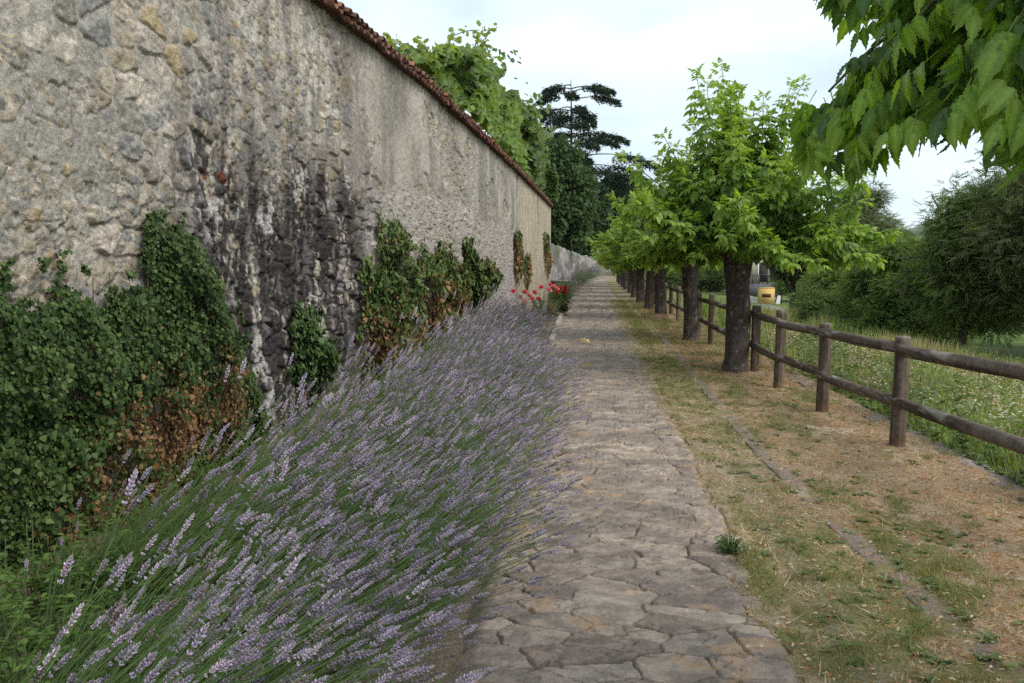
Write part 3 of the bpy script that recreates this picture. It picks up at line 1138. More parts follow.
def edge_dist(px, py, poly):
    d = np.full(px.shape, 9.0)
    n = len(poly)
    for i in range(n):
        a = np.array(poly[i])
        b = np.array(poly[(i + 1) % n])
        ab = b - a
        t = np.clip(((px - a[0]) * ab[0] + (py - a[1]) * ab[1]) / (ab @ ab + 1e-9), 0, 1)
        d = np.minimum(d, np.hypot(px - a[0] - t * ab[0], py - a[1] - t * ab[1]))
    return d


def ivy(name, label, polypx, n, size, bulge, dead=None, seed=0, cols=((.018, .036, .01), (.045, .078, .02), (.1, .14, .04)), brown=0.0, group=None):
    rs = np.random.RandomState(seed)
    poly = [on_wall(*p) for p in polypx]
    ys = [p[0] for p in poly]
    zs = [p[1] for p in poly]
    m = n * 4
    Y = rs.uniform(min(ys) - .05, max(ys) + .05, m)
    Z = rs.uniform(min(zs) - .05, max(zs) + .05, m)
    wy = Y + .2 * (fbm(Y * 4, Z * 4, 4, seed) - .5) + .09 * (fbm(Y * 16, Z * 16, 3, seed + 11) - .5)
    wz = Z + .2 * (fbm(Y * 4 + 9, Z * 4, 4, seed + 1) - .5) + .09 * (fbm(Y * 16 + 7, Z * 16, 3, seed + 12) - .5)
    ok = in_poly(wy, wz, poly)
    wisp = edge_dist(wy, wz, poly)
    ok |= (wisp < .12) & (fbm(Y * 12, Z * 5, 3, seed + 13) > .6)      # trailing shoots past the edge
    ok &= (wisp > .1) | (fbm(Y * 14, Z * 14, 3, seed + 14) > .46)
    Y, Z, wy, wz = Y[ok][:n], Z[ok][:n], wy[ok][:n], wz[ok][:n]
    ed = edge_dist(wy, wz, poly)
    lump = fbm(Y * 4.0, Z * 4.0, 3, seed + 2)
    thick = bulge * sst(0, .35, ed) * (.35 + 1.3 * sst(.3, .7, lump)) + .03
    dep = rs.rand(len(Y)) ** .55
    X = wall_x(Y) + .03 + thick * dep
    gap = (fbm(Y * 8, Z * 8, 4, seed + 6) + .16 * sst(0, .2, ed)) > .43
    dd = np.zeros(len(Y))
    if dead:
        for (qx, qy, ry, rz) in dead:
            c = on_wall(qx, qy)
            dd = np.maximum(dd, np.exp(-(((Y - c[0]) / ry) ** 2 + ((Z - c[1]) / rz) ** 2)))
    isdead = rs.rand(len(Y)) < np.clip(brown * .35 + dd * 1.3, 0, .95) * (.35 + 1.3 * sst(.35, .65, fbm(Y * 6, Z * 6, 3, seed + 7)))
    gap &= ~((dd > .45) & (rs.rand(len(Y)) < .45))
    pos = np.stack([X, Y, Z], -1)[gap]
    isdead = isdead[gap]
    m = len(pos)
    ax = np.stack([rs.uniform(0, .5, m), rs.normal(0, .5, m), -np.abs(rs.normal(.8, .4, m))], -1)
    nr = np.stack([np.full(m, 1.0), rs.normal(0, .45, m), rs.normal(.35, .45, m)], -1)
    c = np.array(cols)
    u = np.clip(rs.normal(.45, .3, m) + .5 * (lump[gap] - .5), 0, .999)
    col = np.where((u < .5)[:, None], mix(c[0], c[1], u * 2), mix(c[1], c[2], (u - .5) * 2))
    bc = pal([(.16, .075, .03), (.22, .12, .05), (.1, .05, .025), (.27, .17, .08)], rs.rand(m))
    root = thing(name, label, 'ivy', (float(np.mean(pos[:, 0])), float(np.mean(pos[:, 1])), float(pos[:, 2].min())), 0, group)
    loc = np.array(root.location)
    s = size * np.clip(rs.lognormal(0, .32, m), .5, 1.9)
    g = MB()
    g.scatter(T_IVY, pos[~isdead] - loc, ax[~isdead], nr[~isdead], s[~isdead], col[~isdead])
    g.build('green_leaves', M_IVY, root, False)
    if isdead.sum() > 20:
        d = MB()
        d.scatter(T_IVY, pos[isdead] - loc, ax[isdead], nr[isdead], s[isdead] * .9, bc[isdead])
        o = d.build('dead_leaves', M_DEAD, root, False)
        o['label'] = 'withered rusty brown leaves'
    # clinging woody stems
    w = MB()
    for _ in range(14 if n > 2000 else 1):
        y0 = rs.uniform(min(ys) * .8 + max(ys) * .2, max(ys) * .8 + min(ys) * .2)
        zt = rs.uniform(.5, .85) * (max(zs) - min(zs)) + min(zs)
        zz = np.linspace(min(zs) - .1, zt, 12)
        yy = y0 + .12 * (fbm(zz * 2, zz * 0 + y0 * 7, 3, seed + 9) - .5) * 2
        w.tube(np.stack([wall_x(yy) + .035, yy, zz], -1) - loc, np.linspace(.009, .003, 12), 4, (.12, .085, .055), cap=False)
    if n > 2000:
        w.build('stem', M_BARK, root)
    return root


ivy('wall_ivy', 'large dark ivy mass covering the wall nearest the viewer, browning below',
    [(-60, 285), (0, 284), (40, 285), (62, 272), (85, 292), (100, 312), (112, 292), (140, 272), (143, 214), (165, 222), (188, 242), (205, 262), (214, 292),
     (236, 342), (252, 392), (270, 432), (252, 452), (232, 442), (222, 475), (196, 520), (150, 560), (100, 590), (0, 620), (-60, 620)],
    56000, .0225, .15, dead=[(120, 455, .3, .34), (212, 410, .22, .34), (165, 430, .28, .34), (90, 505, .32, .34), (60, 550, .3, .25), (140, 500, .3, .3)], seed=700)
ivy('wall_ivy', 'small lone tuft of green ivy on the blackened part of the wall', [(292, 303), (310, 308), (321, 345), (325, 378), (306, 396), (290, 372), (285, 335)],
    3600, .036, .2, seed=710, cols=((.025, .05, .015), (.06, .1, .03), (.1, .15, .05)))
CR = ((.03, .055, .015), (.075, .115, .03), (.13, .17, .05))
ivy('wall_creeper', 'tall green creeper column on the wall with yellowing leaves below', [(354, 253), (374, 266), (375, 219), (394, 218), (402, 250), (404, 330), (396, 372), (358, 372)],
    6500, .046, .22, dead=[(366, 350, .35, .35), (392, 350, .5, .35)], seed=720, cols=CR, brown=.25)
ivy('wall_creeper', 'ragged green and rusty creeper in the middle of the wall', [(408, 268), (418, 248), (430, 262), (436, 242), (450, 250), (460, 290), (452, 320), (440, 345), (412, 345)],
    5500, .058, .22, dead=[(424, 300, .6, .3), (446, 310, .8, .25), (418, 330, .5, .35)], seed=730, cols=CR, brown=.45)
ivy('wall_creeper', 'narrow upright green creeper past the ragged rusty one', [(462, 238), (469, 243), (479, 285), (480, 305), (470, 308), (465, 280)], 2600, .07, .18, seed=740, cols=CR, brown=.2)
ivy('wall_creeper', 'small sparse creeper tuft on the mid wall above the lavender', [(482, 258), (490, 262), (496, 278), (488, 292), (482, 285)], 1300, .075, .16, seed=745, cols=CR, brown=.5)
ivy('wall_creeper', 'tall rusty creeper strip beside the dark crack in the wall', [(513, 232), (519, 232), (521, 275), (517, 284), (514, 275)], 1600, .08, .05, dead=[(517, 265, 1.5, .7)], seed=750, cols=CR, brown=.6)
ivy('wall_creeper', 'short dark creeper strip above the pink roses', [(523, 254), (528, 254), (529, 275), (525, 288), (523, 280)], 900, .08, .05, dead=[(526, 280, 1.5, .5)], seed=755, cols=CR, brown=.5)
ivy('wall_creeper', 'last rusty creeper strip near the end of the plastered wall', [(542, 234), (547, 234), (550, 262), (547, 280), (544, 268)], 1500, .09, .05, dead=[(547, 262, 2, .7)], seed=760, cols=CR, brown=.5)

# ---- grass blades on the verge
def verge_grass():
    rs = np.random.RandomState(44)
    n = 250000
    # density falling with distance
    Y = 1.6 * np.exp(rs.uniform(0, math.log(36 / 1.6), n))
    X = rs.uniform(.62, 3.0, n) + (np.interp(Y, PATH_Y, PATH_R) - .82) * .5
    g = verge_mask(X, Y)
    keep = rs.rand(n) < (.45 + .55 * g) * sst(.7, .86, X + .2 * (fbm(X * 5, Y * 2.5, 3, 303) - .5))
    keep &= (np.abs(X - np.interp(Y, [1.4, 3.3, 4.8, 6.95, 10, 13.2], [1.75, 1.63, 1.52, 1.44, 1.45, 1.51])) > .085) | (rs.rand(n) < .12)
    X, Y, g = X[keep], Y[keep], g[keep]
    tuft = fbm(X * 7, Y * 7, 2, 320)
    gr = rs.rand(len(X)) < np.clip(g * 1.1 * sst(.35, .6, tuft + .15) + .04, 0, 1)
    Z = verge_z(X, Y) - .004
    pos = np.stack([X, Y, Z], -1)
    lod = np.clip(Y / 7, 1, 3.2)
    for sel, nm, lab in ((gr, 'green_grass', 'short green grass in patches on the dry verge'), (~gr, 'dry_grass', 'dry straw coloured mown grass on the verge')):
        p = pos[sel]
        m = len(p)
        if nm == 'green_grass':
            ax = np.stack([rs.normal(0, .5, m), rs.normal(0, .5, m), np.full(m, .75)], -1)
            ln = rs.uniform(.014, .04, m) * (1 + .7 * sst(.5, .75, tuft[sel]))
            col = mix(np.array([.11, .125, .04]), np.array([.27, .26, .115]), rs.rand(m))
        else:
            ax = np.stack([rs.normal(0, 1, m), rs.normal(0, 1, m), np.abs(rs.normal(.12, .22, m))], -1)
            ln = rs.uniform(.025, .085, m)
            col = np.where(((p[:, 0] > 1.5) & (rs.rand(m) < .6))[:, None], pal([(.42, .27, .16), (.34, .2, .11), (.27, .15, .08), (.48, .36, .24)], rs.rand(m)), pal([(.46, .375, .25), (.37, .285, .175), (.28, .19, .12), (.52, .44, .32), (.41, .31, .2), (.31, .28, .15)], rs.rand(m)))
        mb = MB()
        bl = (T_BLADE[0] * np.array([1.5, 1, 1]), T_BLADE[1], T_BLADE[2])
        mb.scatter(bl, p, ax, rnd_unit(rs, m), ln * lod[sel] ** .5, col)
        o = mb.build(nm, M_GRASS, None, False)
        tag(o, lab, 'grass', kind='stuff')
    # broad leaved weeds
    mb = MB()
    n = 800
    Y = 2.4 * np.exp(rs.uniform(0, math.log(14 / 2.4), n))
    X = rs.uniform(.95, 2.95, n)
    ok = rs.rand(n) < .25 + .75 * verge_mask(X, Y)
    X, Y = X[ok], Y[ok]
    for x, y in zip(X, Y):
        k = rs.randint(5, 11)
        a = rs.uniform(0, TAU, k)
        ax = np.stack([np.cos(a), np.sin(a), rs.uniform(.15, .6, k)], -1)
        z = float(verge_z(np.array([x]), np.array([y]))[0])
        mb.scatter(T_WEED, np.tile((x, y, z), (k, 1)), ax, np.tile((0, 0, 1.0), (k, 1)), rs.uniform(.025, .055, k),
                   mix(np.array([.07, .12, .03]), np.array([.16, .2, .08]), rs.rand(k)))
    o = mb.build('weeds', M_GRASS, None, False)
    tag(o, 'small broad leaved weeds scattered over the dry verge', 'weeds', kind='stuff')
    # litter of tiny fallen brown leaf bits
    mb = MB()
    n = 9000
    Y = 2.4 * np.exp(rs.uniform(0, math.log(16 / 2.4), n))
    X = rs.uniform(.3, 2.95, n)
    ok = rs.rand(n) < sst(.3, 1.2, X)
    X, Y = X[ok], Y[ok]
    m = len(X)
    mb.scatter(T_WEED, np.stack([X, Y, np.where(X < .85, .052, verge_z(X, Y) + .012)], -1), np.stack([rs.normal(size=m), rs.normal(size=m), rs.normal(0, .15, m)], -1),
               rs.normal(0, .35, (m, 3)) + np.array([0, 0, 1.0]), rs.uniform(.01, .032, m), pal([(.33, .13, .05), (.4, .24, .12), (.25, .12, .06), (.5, .4, .28)], rs.rand(m)))
    o = mb.build('leaf_litter', M_DEAD, None, False)
    tag(o, 'tiny rusty leaf fragments strewn over the dry verge', 'litter', kind='stuff')


verge_grass()

# one clearly larger weed at the path edge
o = link('path_weed', weed_mesh(77, 110, .1, .07, (.05, .1, .03), (.12, .2, .06), (.025, .05)), None, on_ground(729, 553, .03))
tag(o, 'small green rosette weed at the edge of the paved path', 'weed')

# two pale leaves on the path
def fallen_leaf(px, py, label, rz, folded):
    V, T, Q = leaflet(.26, .13, .9 if folded else .3, -.15)
    mb = MB()
    mb.add(V, T, Q, (.62, .55, .34))
    mb.tube([(0, 0, 0), (0, -.05, .005), (.01, -.09, .0)], [.004, .003, .003], 4, (.5, .42, .25))
    o = mb.build('fallen_leaf', M_DEAD, None, False)
    g = on_ground(px, py, .062)
    o.location = g
    o.rotation_euler = (.1, .1, rz)
    tag(o, label, 'leaf')


fallen_leaf(590, 343, 'pale curled fallen leaf on the path, the farther of two', 1.1, True)
fallen_leaf(592, 366, 'flat pale fallen leaf on the path, the closer of two', 2.2, False)

# ---- meadow beyond the fence
def meadow():
    rs = np.random.RandomState(90)
    n = 90000
    Y = 3.5 * np.exp(rs.uniform(0, math.log(42 / 3.5), n))
    X = 3.15 + rs.uniform(0, 1, n) ** 1.3 * np.interp(Y, [3, 12, 25, 42], [4, 6, 6.5, 7])
    Z = terrain_z(X, Y)
    nn = fbm(X * .8, Y * .5, 4, 91)
    tall = .16 + .55 * sst(.4, .7, nn) + .1 * rs.rand(n)
    ax = np.stack([rs.normal(0, .3, n), rs.normal(0, .3, n), np.ones(n)], -1)
    dry = sst(.5, .66, fbm(X * .7 + 5, Y * .45, 4, 92))
    col = np.where((rs.rand(n) < dry * .75)[:, None], pal([(.42, .34, .2), (.36, .29, .15), (.46, .38, .26)], rs.rand(n)),
                   mix(np.array([.11, .18, .04]), np.array([.28, .36, .11]), rs.rand(n)))
    mb = MB()
    ok = (X > 4.6) | (rs.rand(n) < .12 + .3 * (X - 3.1))
    X, Y, Z, ax, tall, col, n = X[ok], Y[ok], Z[ok], ax[ok], tall[ok], col[ok], int(ok.sum())
    bl = (T_BLADE[0] * np.array([.7, 1, 1]), T_BLADE[1], T_BLADE[2])
    mb.scatter(bl, np.stack([X, Y, Z], -1), ax, rnd_unit(rs, n), tall * np.clip(Y / 14, 1, 1.4), col)
    o = mb.build('meadow_grass', M_GRASS, None, False)
    tag(o, 'tall green and straw coloured meadow grass beyond the wooden fence', 'grass', kind='stuff')
    # leafy ground cover right behind the kerb
    n = 46000
    Y = 3.2 * np.exp(rs.uniform(0, math.log(22 / 3.2), n))
    X = 3.08 + rs.uniform(0, 1, n) ** 1.4 * 2.0
    lump = fbm(X * 1.7, Y * 1.7, 3, 93)
    Z = terrain_z(X, Y) + rs.rand(n) ** .6 * (.2 + .62 * sst(.3, .7, lump))
    ax = rnd_unit(rs, n)
    ax[:, 2] = ax[:, 2] * .3
    mb = MB()
    mb.scatter(T_WEED, np.stack([X, Y, Z], -1), ax, rs.normal(0, .4, (n, 3)) + np.array([0, 0, 1.0]), rs.uniform(.04, .1, n),
               mix(np.array([.045, .08, .022]), np.array([.2, .24, .09]), np.clip(rs.rand(n) * .7 + .5 * (lump - .35), 0, 1)))
    o = mb.build('bank_weeds', M_LEAFB, None, False)
    tag(o, 'bushy green weeds crowding the bank below the kerb', 'weeds', kind='stuff')
    # pale umbels and dry seed heads
    n = 11000
    Y = 4.5 * np.exp(rs.uniform(0, math.log(24 / 4.5), n))
    X = 3.5 + rs.uniform(0, 1, n) * np.interp(Y, [3, 10, 25], [2.5, 5, 6])
    ok = rs.rand(n) < sst(.44, .58, fbm(X * .9 + 2, Y * .55, 3, 94) + .06 * sst(3.8, 5, X)) + .015
    X, Y = X[ok], Y[ok]
    m = len(X)
    Z = terrain_z(X, Y) + .3 + .5 * rs.rand(m) * sst(.35, .65, fbm(X * 1.3, Y * 1.1, 2, 95) + .2)
    k = 7
    V = [(0, 0, 0)]
    for i in range(7):
        a = TAU * i / 7
        r = 1 if i % 2 else .62
        V.append((math.cos(a) * r, math.sin(a) * r, .12 * (i % 3)))
    T = [(0, i, i % 7 + 1) for i in range(1, 8)]
    um = (np.array(V) * .5, np.array(T), np.zeros((0, 4), int))
    q = MB()
    for rep in range(5):
        P = np.stack([X, Y, Z], -1) + rs.normal(0, .05, (m, 3))
        q.scatter(um, P, rnd_unit(rs, m) * np.array([1, 1, .2]), rs.normal(0, .25, (m, 3)) + np.array([0, -.2, 1.0]), rs.uniform(.018, .05, m),
                  pal([(.5, .43, .35), (.46, .36, .29), (.58, .53, .45), (.42, .32, .25), (.52, .42, .35), (.36, .29, .18)], rs.rand(m)))
    st = (np.array([(-.004, 0, 0), (.004, 0, 0), (.002, 1, 0), (-.002, 1, 0)]), np.zeros((0, 3), int), np.array([(0, 1, 2, 3)]))
    q.scatter(st, np.stack([X, Y, Z - .5], -1), np.tile((0.02, 0, 1.0), (m, 1)), rnd_unit(rs, m), .5, (.2, .22, .1))
    o = q.build('meadow_flowers', M_GRASS, None, False)
    tag(o, 'cream and pinkish dry flower heads over the meadow bank', 'flowers', kind='stuff')


meadow()

# ---- pollarded maples along the fence
def shoot_path(o, d, L, droop, k=9):
    t = np.linspace(0, 1, k)[:, None]
    p = o + d * L * t
    p[:, 2] -= droop * t[:, 0] ** 2
    return p


def maple_mesh(seed, r0=.18, th=1.6, skirt=60, mid=34, spire=14, R=1.0, tmpl=T_MAPLE, spread=1.0, pos_filter=None, hgt=1.0):
    rs = np.random.RandomState(seed)
    tr = MB()
    n = 90
    zz = np.linspace(-.1, th + .12, n)
    lean = rs.uniform(-.05, .05, 2)
    rad = r0 * (1 + .45 * np.exp(-((zz + .1) / .12)) + .24 * sst(th - .4, th, zz) - .06 * zz / th)
    rad[-1] *= .75
    pts = np.stack([lean[0] * zz + .02 * np.sin(zz * 3), lean[1] * zz, zz], -1)
    tr.tube(pts, rad, 40, (.085, .066, .055), wob=.16, seed=seed)
    V = tr.v[0]
    sp = sst(.7, .75, fbm(np.arctan2(V[:, 1], V[:, 0]) * 3 + 20, V[:, 2] * 17, 3, seed + 2))
    low = sst(.9, .1, V[:, 2])
    bc = np.array([.075, .058, .05]) * (.7 + .6 * fbm(np.arctan2(V[:, 1], V[:, 0]) * 6 + 9, V[:, 2] * 3, 4, seed + 1))[:, None]
    bc = mix(bc, np.array([.12, .1, .09]) * np.ones(3), low * .4)
    tr.c[0] = mix(bc, np.array([.3, .28, .25]) * np.ones(3), sp * .55)
    head = pts[-1]
    limbs = []
    for i in range(9):
        a = TAU * i / 9 + rs.uniform(-.2, .2)
        el = rs.uniform(.35, 1.0)
        d = np.array([math.cos(a) * math.cos(el), math.sin(a) * math.cos(el), math.sin(el)])
        L = rs.uniform(.4, .75) * R
        p = shoot_path(head - np.array([0, 0, .15]), d, L, -.08, 6)
        tr.tube(p, np.linspace(r0 * .5, .028, 6), 8, (.075, .06, .05), wob=.1, seed=seed + i)
        limbs.append(p)
    limbs.append(np.array([head, head + (0, 0, .25), head + (0, 0, .5)]))
    pos = []
    ax = []
    col = []
    scl = []
    specs = []
    for i in range(skirt):
        specs.append((rs.uniform(.08, .65), rs.uniform(.95, 1.55) * R, rs.uniform(.1, .5) * R, 0))
    for i in range(mid):
        specs.append((rs.uniform(.6, 1.1), rs.uniform(1.1, 1.75) * R * hgt, rs.uniform(.0, .3), 1))
    for i in range(spire):
        specs.append((rs.uniform(1.1, 1.5), rs.uniform(1.3, 2.3) * R * hgt, 0.02, 2))
    for i, (el, L, dr, kind) in enumerate(specs):
        a = i * 2.39996 + rs.uniform(-.3, .3)
        lb = limbs[rs.randint(0, 10)] if kind != 2 else limbs[rs.choice([9, rs.randint(0, 10)])]
        if kind == 0:
            best = max(limbs[:9], key=lambda p: (p[-1, :2] - head[:2]) @ np.array([math.cos(a), math.sin(a)]))
            lb = best
        o = lb[rs.randint(max(1, len(lb) - 3), len(lb))]
        d = np.array([math.cos(a) * math.cos(el) * spread, math.sin(a) * math.cos(el) * spread, math.sin(el)])
        p = shoot_path(o, d, L, dr)
        if pos_filter is not None and not pos_filter(p).all():
            continue
        tr.tube(p, np.linspace(.014, .004, len(p)), 4, (.11, .1, .06), cap=False)
        nl = int(L / .055)
        for k in range(nl):
            t = .12 + .88 * k / max(1, nl - 1)
            q = np.array([np.interp(t, np.linspace(0, 1, len(p)), p[:, c]) for c in range(3)])
            tg = d * L - np.array([0, 0, 2 * dr * t])
            tg /= np.linalg.norm(tg)
            b = k * 1.57 + rs.uniform(-.5, .5)
            u = np.cross(tg, (0.1, .2, 1.0))
            u /= np.linalg.norm(u) + 1e-9
            w = np.cross(tg, u)
            for s in (0, math.pi):
                rdir = math.cos(b + s) * u + math.sin(b + s) * w
                A = rdir * .75 + tg * (.35 + .5 * (t > .93)) + np.array([0, 0, -.42 if t < .92 else -.05]) + rs.normal(0, .15, 3)
                pos.append(q)
                ax.append(A)
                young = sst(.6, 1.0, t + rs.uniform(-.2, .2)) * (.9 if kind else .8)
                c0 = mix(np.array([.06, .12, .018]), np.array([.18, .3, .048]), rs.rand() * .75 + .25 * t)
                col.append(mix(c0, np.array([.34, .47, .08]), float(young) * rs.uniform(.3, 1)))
                scl.append(rs.uniform(.8, 1.3) * (1 - .35 * max(0, (t - .85) / .15)))
    pos = np.array(pos)
    ax = np.array(ax)
    col = np.array(col).reshape(-1, 3)
    scl = np.array(scl)
    if pos_filter is not None:
        ok = pos_filter(pos)
        pos, ax, col, scl = pos[ok], ax[ok], col[ok], scl[ok]
    cr = MB()
    m = len(pos)
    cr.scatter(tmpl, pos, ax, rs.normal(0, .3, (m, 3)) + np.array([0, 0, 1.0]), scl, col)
    return tr.data('trunk', M_BARK), cr.data('crown', M_LEAF, False)


MAPLES = [maple_mesh(1201, .172, 1.62, 84, 46, 22, 1.0, hgt=1.06), maple_mesh(1202, .15, 1.6, 74, 42, 16, 1.0, hgt=1.05), maple_mesh(1203, .16, 1.6, 70, 34, 12, 1.08)]
TREES = [((2.14, 12.25), 0, .3, 1.0, 'green maple with the thickest lichen spotted trunk, beside the fence'),
         ((2.11, 17.3), 1, 1.2, 1.0, 'second maple along the fence, slender trunk behind the thickest one'),
         ((2.07, 24.2), 2, 2.0, 1.0, 'third maple along the fence with earth heaped at its trunk'),
         ((2.07, 29.2), 1, 4.1, 1.0, 'fourth maple along the fence, leaves low over the grass'),
         ((2.08, 34.2), 0, 2.6, .95, 'fifth maple along the fence, trunk half hidden by the fourth'),
         ((2.1, 39.5), 2, .6, .95, 'sixth maple along the fence in the distant row'),
         ((2.15, 45), 1, 5.0, 1.0, 'seventh maple in the distant row of trunks'),
         ((2.2, 51), 0, 3.3, 1.0, 'eighth maple in the distant row of trunks'),
         ((2.25, 57), 2, 1.7, 1.0, 'ninth maple in the distant row of trunks'),
         ((2.3, 64), 1, .2, 1.0, 'tenth maple, second from the end of the row'),
         ((2.4, 71), 0, 1.1, 1.0, 'last maple at the end of the row')]
for (x, yv), v, rz, s, lab in TREES:
    t = thing('maple_tree', lab, 'tree', (x, yv, .02), rz, 'maples planted in a row along the fence')
    t.scale = (s, s, s)
    link('trunk', MAPLES[v][0], t)
    link('crown', MAPLES[v][1], t)
# heap of earth round the third trunk
o = MB()
aa = np.linspace(0, TAU, 25)[:-1]
V = [(0, 0, .14)]
for rr_, hh in ((.2, .13), (.34, .07), (.5, -.03)):
    for a in aa:
        f = 1 + .2 * math.sin(a * 3 + rr_ * 9)
        V.append((math.cos(a) * rr_ * f, math.sin(a) * rr_ * f, hh))
T = [(0, 1 + i, 1 + (i + 1) % 24) for i in range(24)]
Q = [(1 + r * 24 + i, 1 + (r + 1) * 24 + i, 1 + (r + 1) * 24 + (i + 1) % 24, 1 + r * 24 + (i + 1) % 24) for r in range(2) for i in range(24)]
o.add(V, T, Q, (.25, .17, .11))
ob = o.build('earth_mound', M_SOIL)
ob.location = (2.07, 24.15, .03)
tag(ob, 'low mound of bare earth round the third maple trunk', 'mound')

# ---- the maple overhead whose bough hangs into the picture
def near_maple():
    base = np.array([2.35, 1.35, 0.02])
    rs = np.random.RandomState(1300)
    allowed = [(770, -60), (788, 0), (806, 14), (822, 20), (834, 44), (852, 36), (862, 14), (868, 12), (872, 24), (880, 34), (858, 46), (836, 54), (812, 60), (812, 84), (838, 94), (804, 100), (788, 122), (784, 164),
               (788, 188), (808, 190), (836, 204), (862, 196), (874, 172), (890, 152), (898, 168), (914, 168), (932, 186), (944, 152), (956, 178), (986, 190), (1000, 168), (1030, 176), (1100, 200), (1100, -60)]

    def proj(P):
        c, s = math.cos(YAW), math.sin(YAW)
        fx = P[:, 0] * c + P[:, 1] * s
        fy = -P[:, 0] * s + P[:, 1] * c
        z = P[:, 2] - CZ
        d = fy * math.cos(PIT) - z * math.sin(PIT)
        u = fy * math.sin(PIT) + z * math.cos(PIT)
        return 512 + F * fx / np.maximum(d, .01), 341.5 - F * u / np.maximum(d, .01), d

    def filt(P):
        x, y, d = proj(P + base)
        out = (d < .3) | (x < -260) | (x > 1230) | (y < -260)
        return out

    tr, cr = maple_mesh(1301, .17, 1.7, 30, 16, 6, .95, pos_filter=filt)
    t = thing('maple_tree', 'maple close overhead whose leafy bough hangs into the top right corner', 'tree', tuple(base), 0, 'maples planted in a row along the fence')
    link('trunk', tr, t)
    link('crown', cr, t)
    # bough with big hanging leaves
    wood = MB()
    start = np.array([2.3, 1.4, 2.0]) - base
    ends = [(802, -12, 2.0), (815, -6, 2.1), (828, 12, 2.0), (842, 8, 2.1), (856, -8, 1.9), (838, 22, 2.2), (790, 150, 2.2), (800, 165, 2.3), (812, 150, 2.1), (826, 165, 2.2), (836, 130, 2.0), (852, 178, 2.1), (862, 150, 1.9), (842, 95, 2.2), (815, 125, 2.3), (875, 90, 1.8), (855, 115, 2.3), (800, 140, 2.15), (810, 108, 2.25), (832, 104, 2.1), (825, 110, 2.2), (845, 165, 2.0), (865, 70, 1.95), (800, -5, 2.0), (850, 5, 1.9), (880, 110, 1.75), (900, 30, 1.7), (905, 130, 1.6), (930, 70, 1.6), (950, 120, 1.5),
            (960, 20, 1.55), (985, 90, 1.45), (1000, 130, 1.4), (1010, 40, 1.45), (1030, 90, 1.35), (1050, 20, 1.4), (890, -40, 1.7), (960, -50, 1.5), (1050, 140, 1.3), (930, 0, 1.9), (980, 60, 1.9), (890, 80, 2.2), (1020, 110, 1.8), (940, 100, 2.0),
            (975, 140, 1.7), (1015, 0, 1.8), (870, 30, 2.3), (915, 110, 1.9), (960, 70, 1.75), (1000, 150, 1.9), (1040, 60, 1.9)]
    pos = []
    ax = []
    col = []
    scl = []
    hub = np.array(at_y(1000, 20, 1.75)) - base
    hub[2] += .1
    tt = np.linspace(0, 1, 8)[:, None]
    b = start * (1 - tt) + hub * tt
    b[:, 2] += .12 * np.sin(tt[:, 0] * 3.1)
    wood.tube(b, np.linspace(.045, .014, 8), 8, (.1, .085, .06))
    for i, (px, py, yy) in enumerate(ends):
        e = np.array(at_y(px, py - 14, yy)) - base
        tq = np.linspace(0, 1, 10)[:, None]
        o = b[rs.randint(4, 8)]
        p = o * (1 - tq) + e * tq
        p[:, 2] += .05 * np.sin(tq[:, 0] * 3.14)
        wood.tube(p[:8], np.linspace(.008, .003, 8), 5, (.13, .17, .06), cap=False)
        L = np.linalg.norm(e - o)
        nl = max(7, int(L / .036))
        for k in range(nl):
            t_ = .2 + .8 * (k + rs.rand() * .5) / nl
            q = np.array([np.interp(t_, tq[:, 0], p[:, c]) for c in range(3)])
            ang = rs.uniform(0, TAU)
            A = np.array([math.cos(ang) * .7, math.sin(ang) * .7, -.55]) + (e - o) / L * .5 + rs.normal(0, .15, 3)
            pos.append(q)
            ax.append(A)
            u = rs.rand()
            c = mix(np.array([.05, .11, .022]), np.array([.12, .22, .036]), rs.rand())
            if u > .5:
                c = np.array([.19, .3, .045]) * rs.uniform(.8, 1.25)
            col.append(c)
            scl.append(rs.uniform(.38, .72))
    pos = np.array(pos)
    ax = np.array(ax)
    col = np.array(col)
    scl = np.array(scl)
    # keep the leaves whose hanging tip stays in the bough's outline
    A = ax / np.linalg.norm(ax, axis=1)[:, None]
    ok = np.ones(len(pos), bool)
    for f in (0.3, .9):
        x, y, d = proj(pos + base + A * (.19 * f * scl)[:, None] - np.array([0, 0, .05 * f]))
        ok &= in_poly(x, y, allowed) | (x > 1030) | (y < -8)
    pos, ax, col, scl = pos[ok], ax[ok], col[ok], scl[ok]
    m = len(pos)
    mb = MB()
    mb.scatter(T_MAPLE_FINE, pos, ax, rs.normal(0, .35, (m, 3)) + np.array([0, -.25, 1.0]), scl, col)
    mb.build('hanging_leaves', M_LEAFN, t, True)
    wood.build('bough', M_BARK, t)


near_maple()

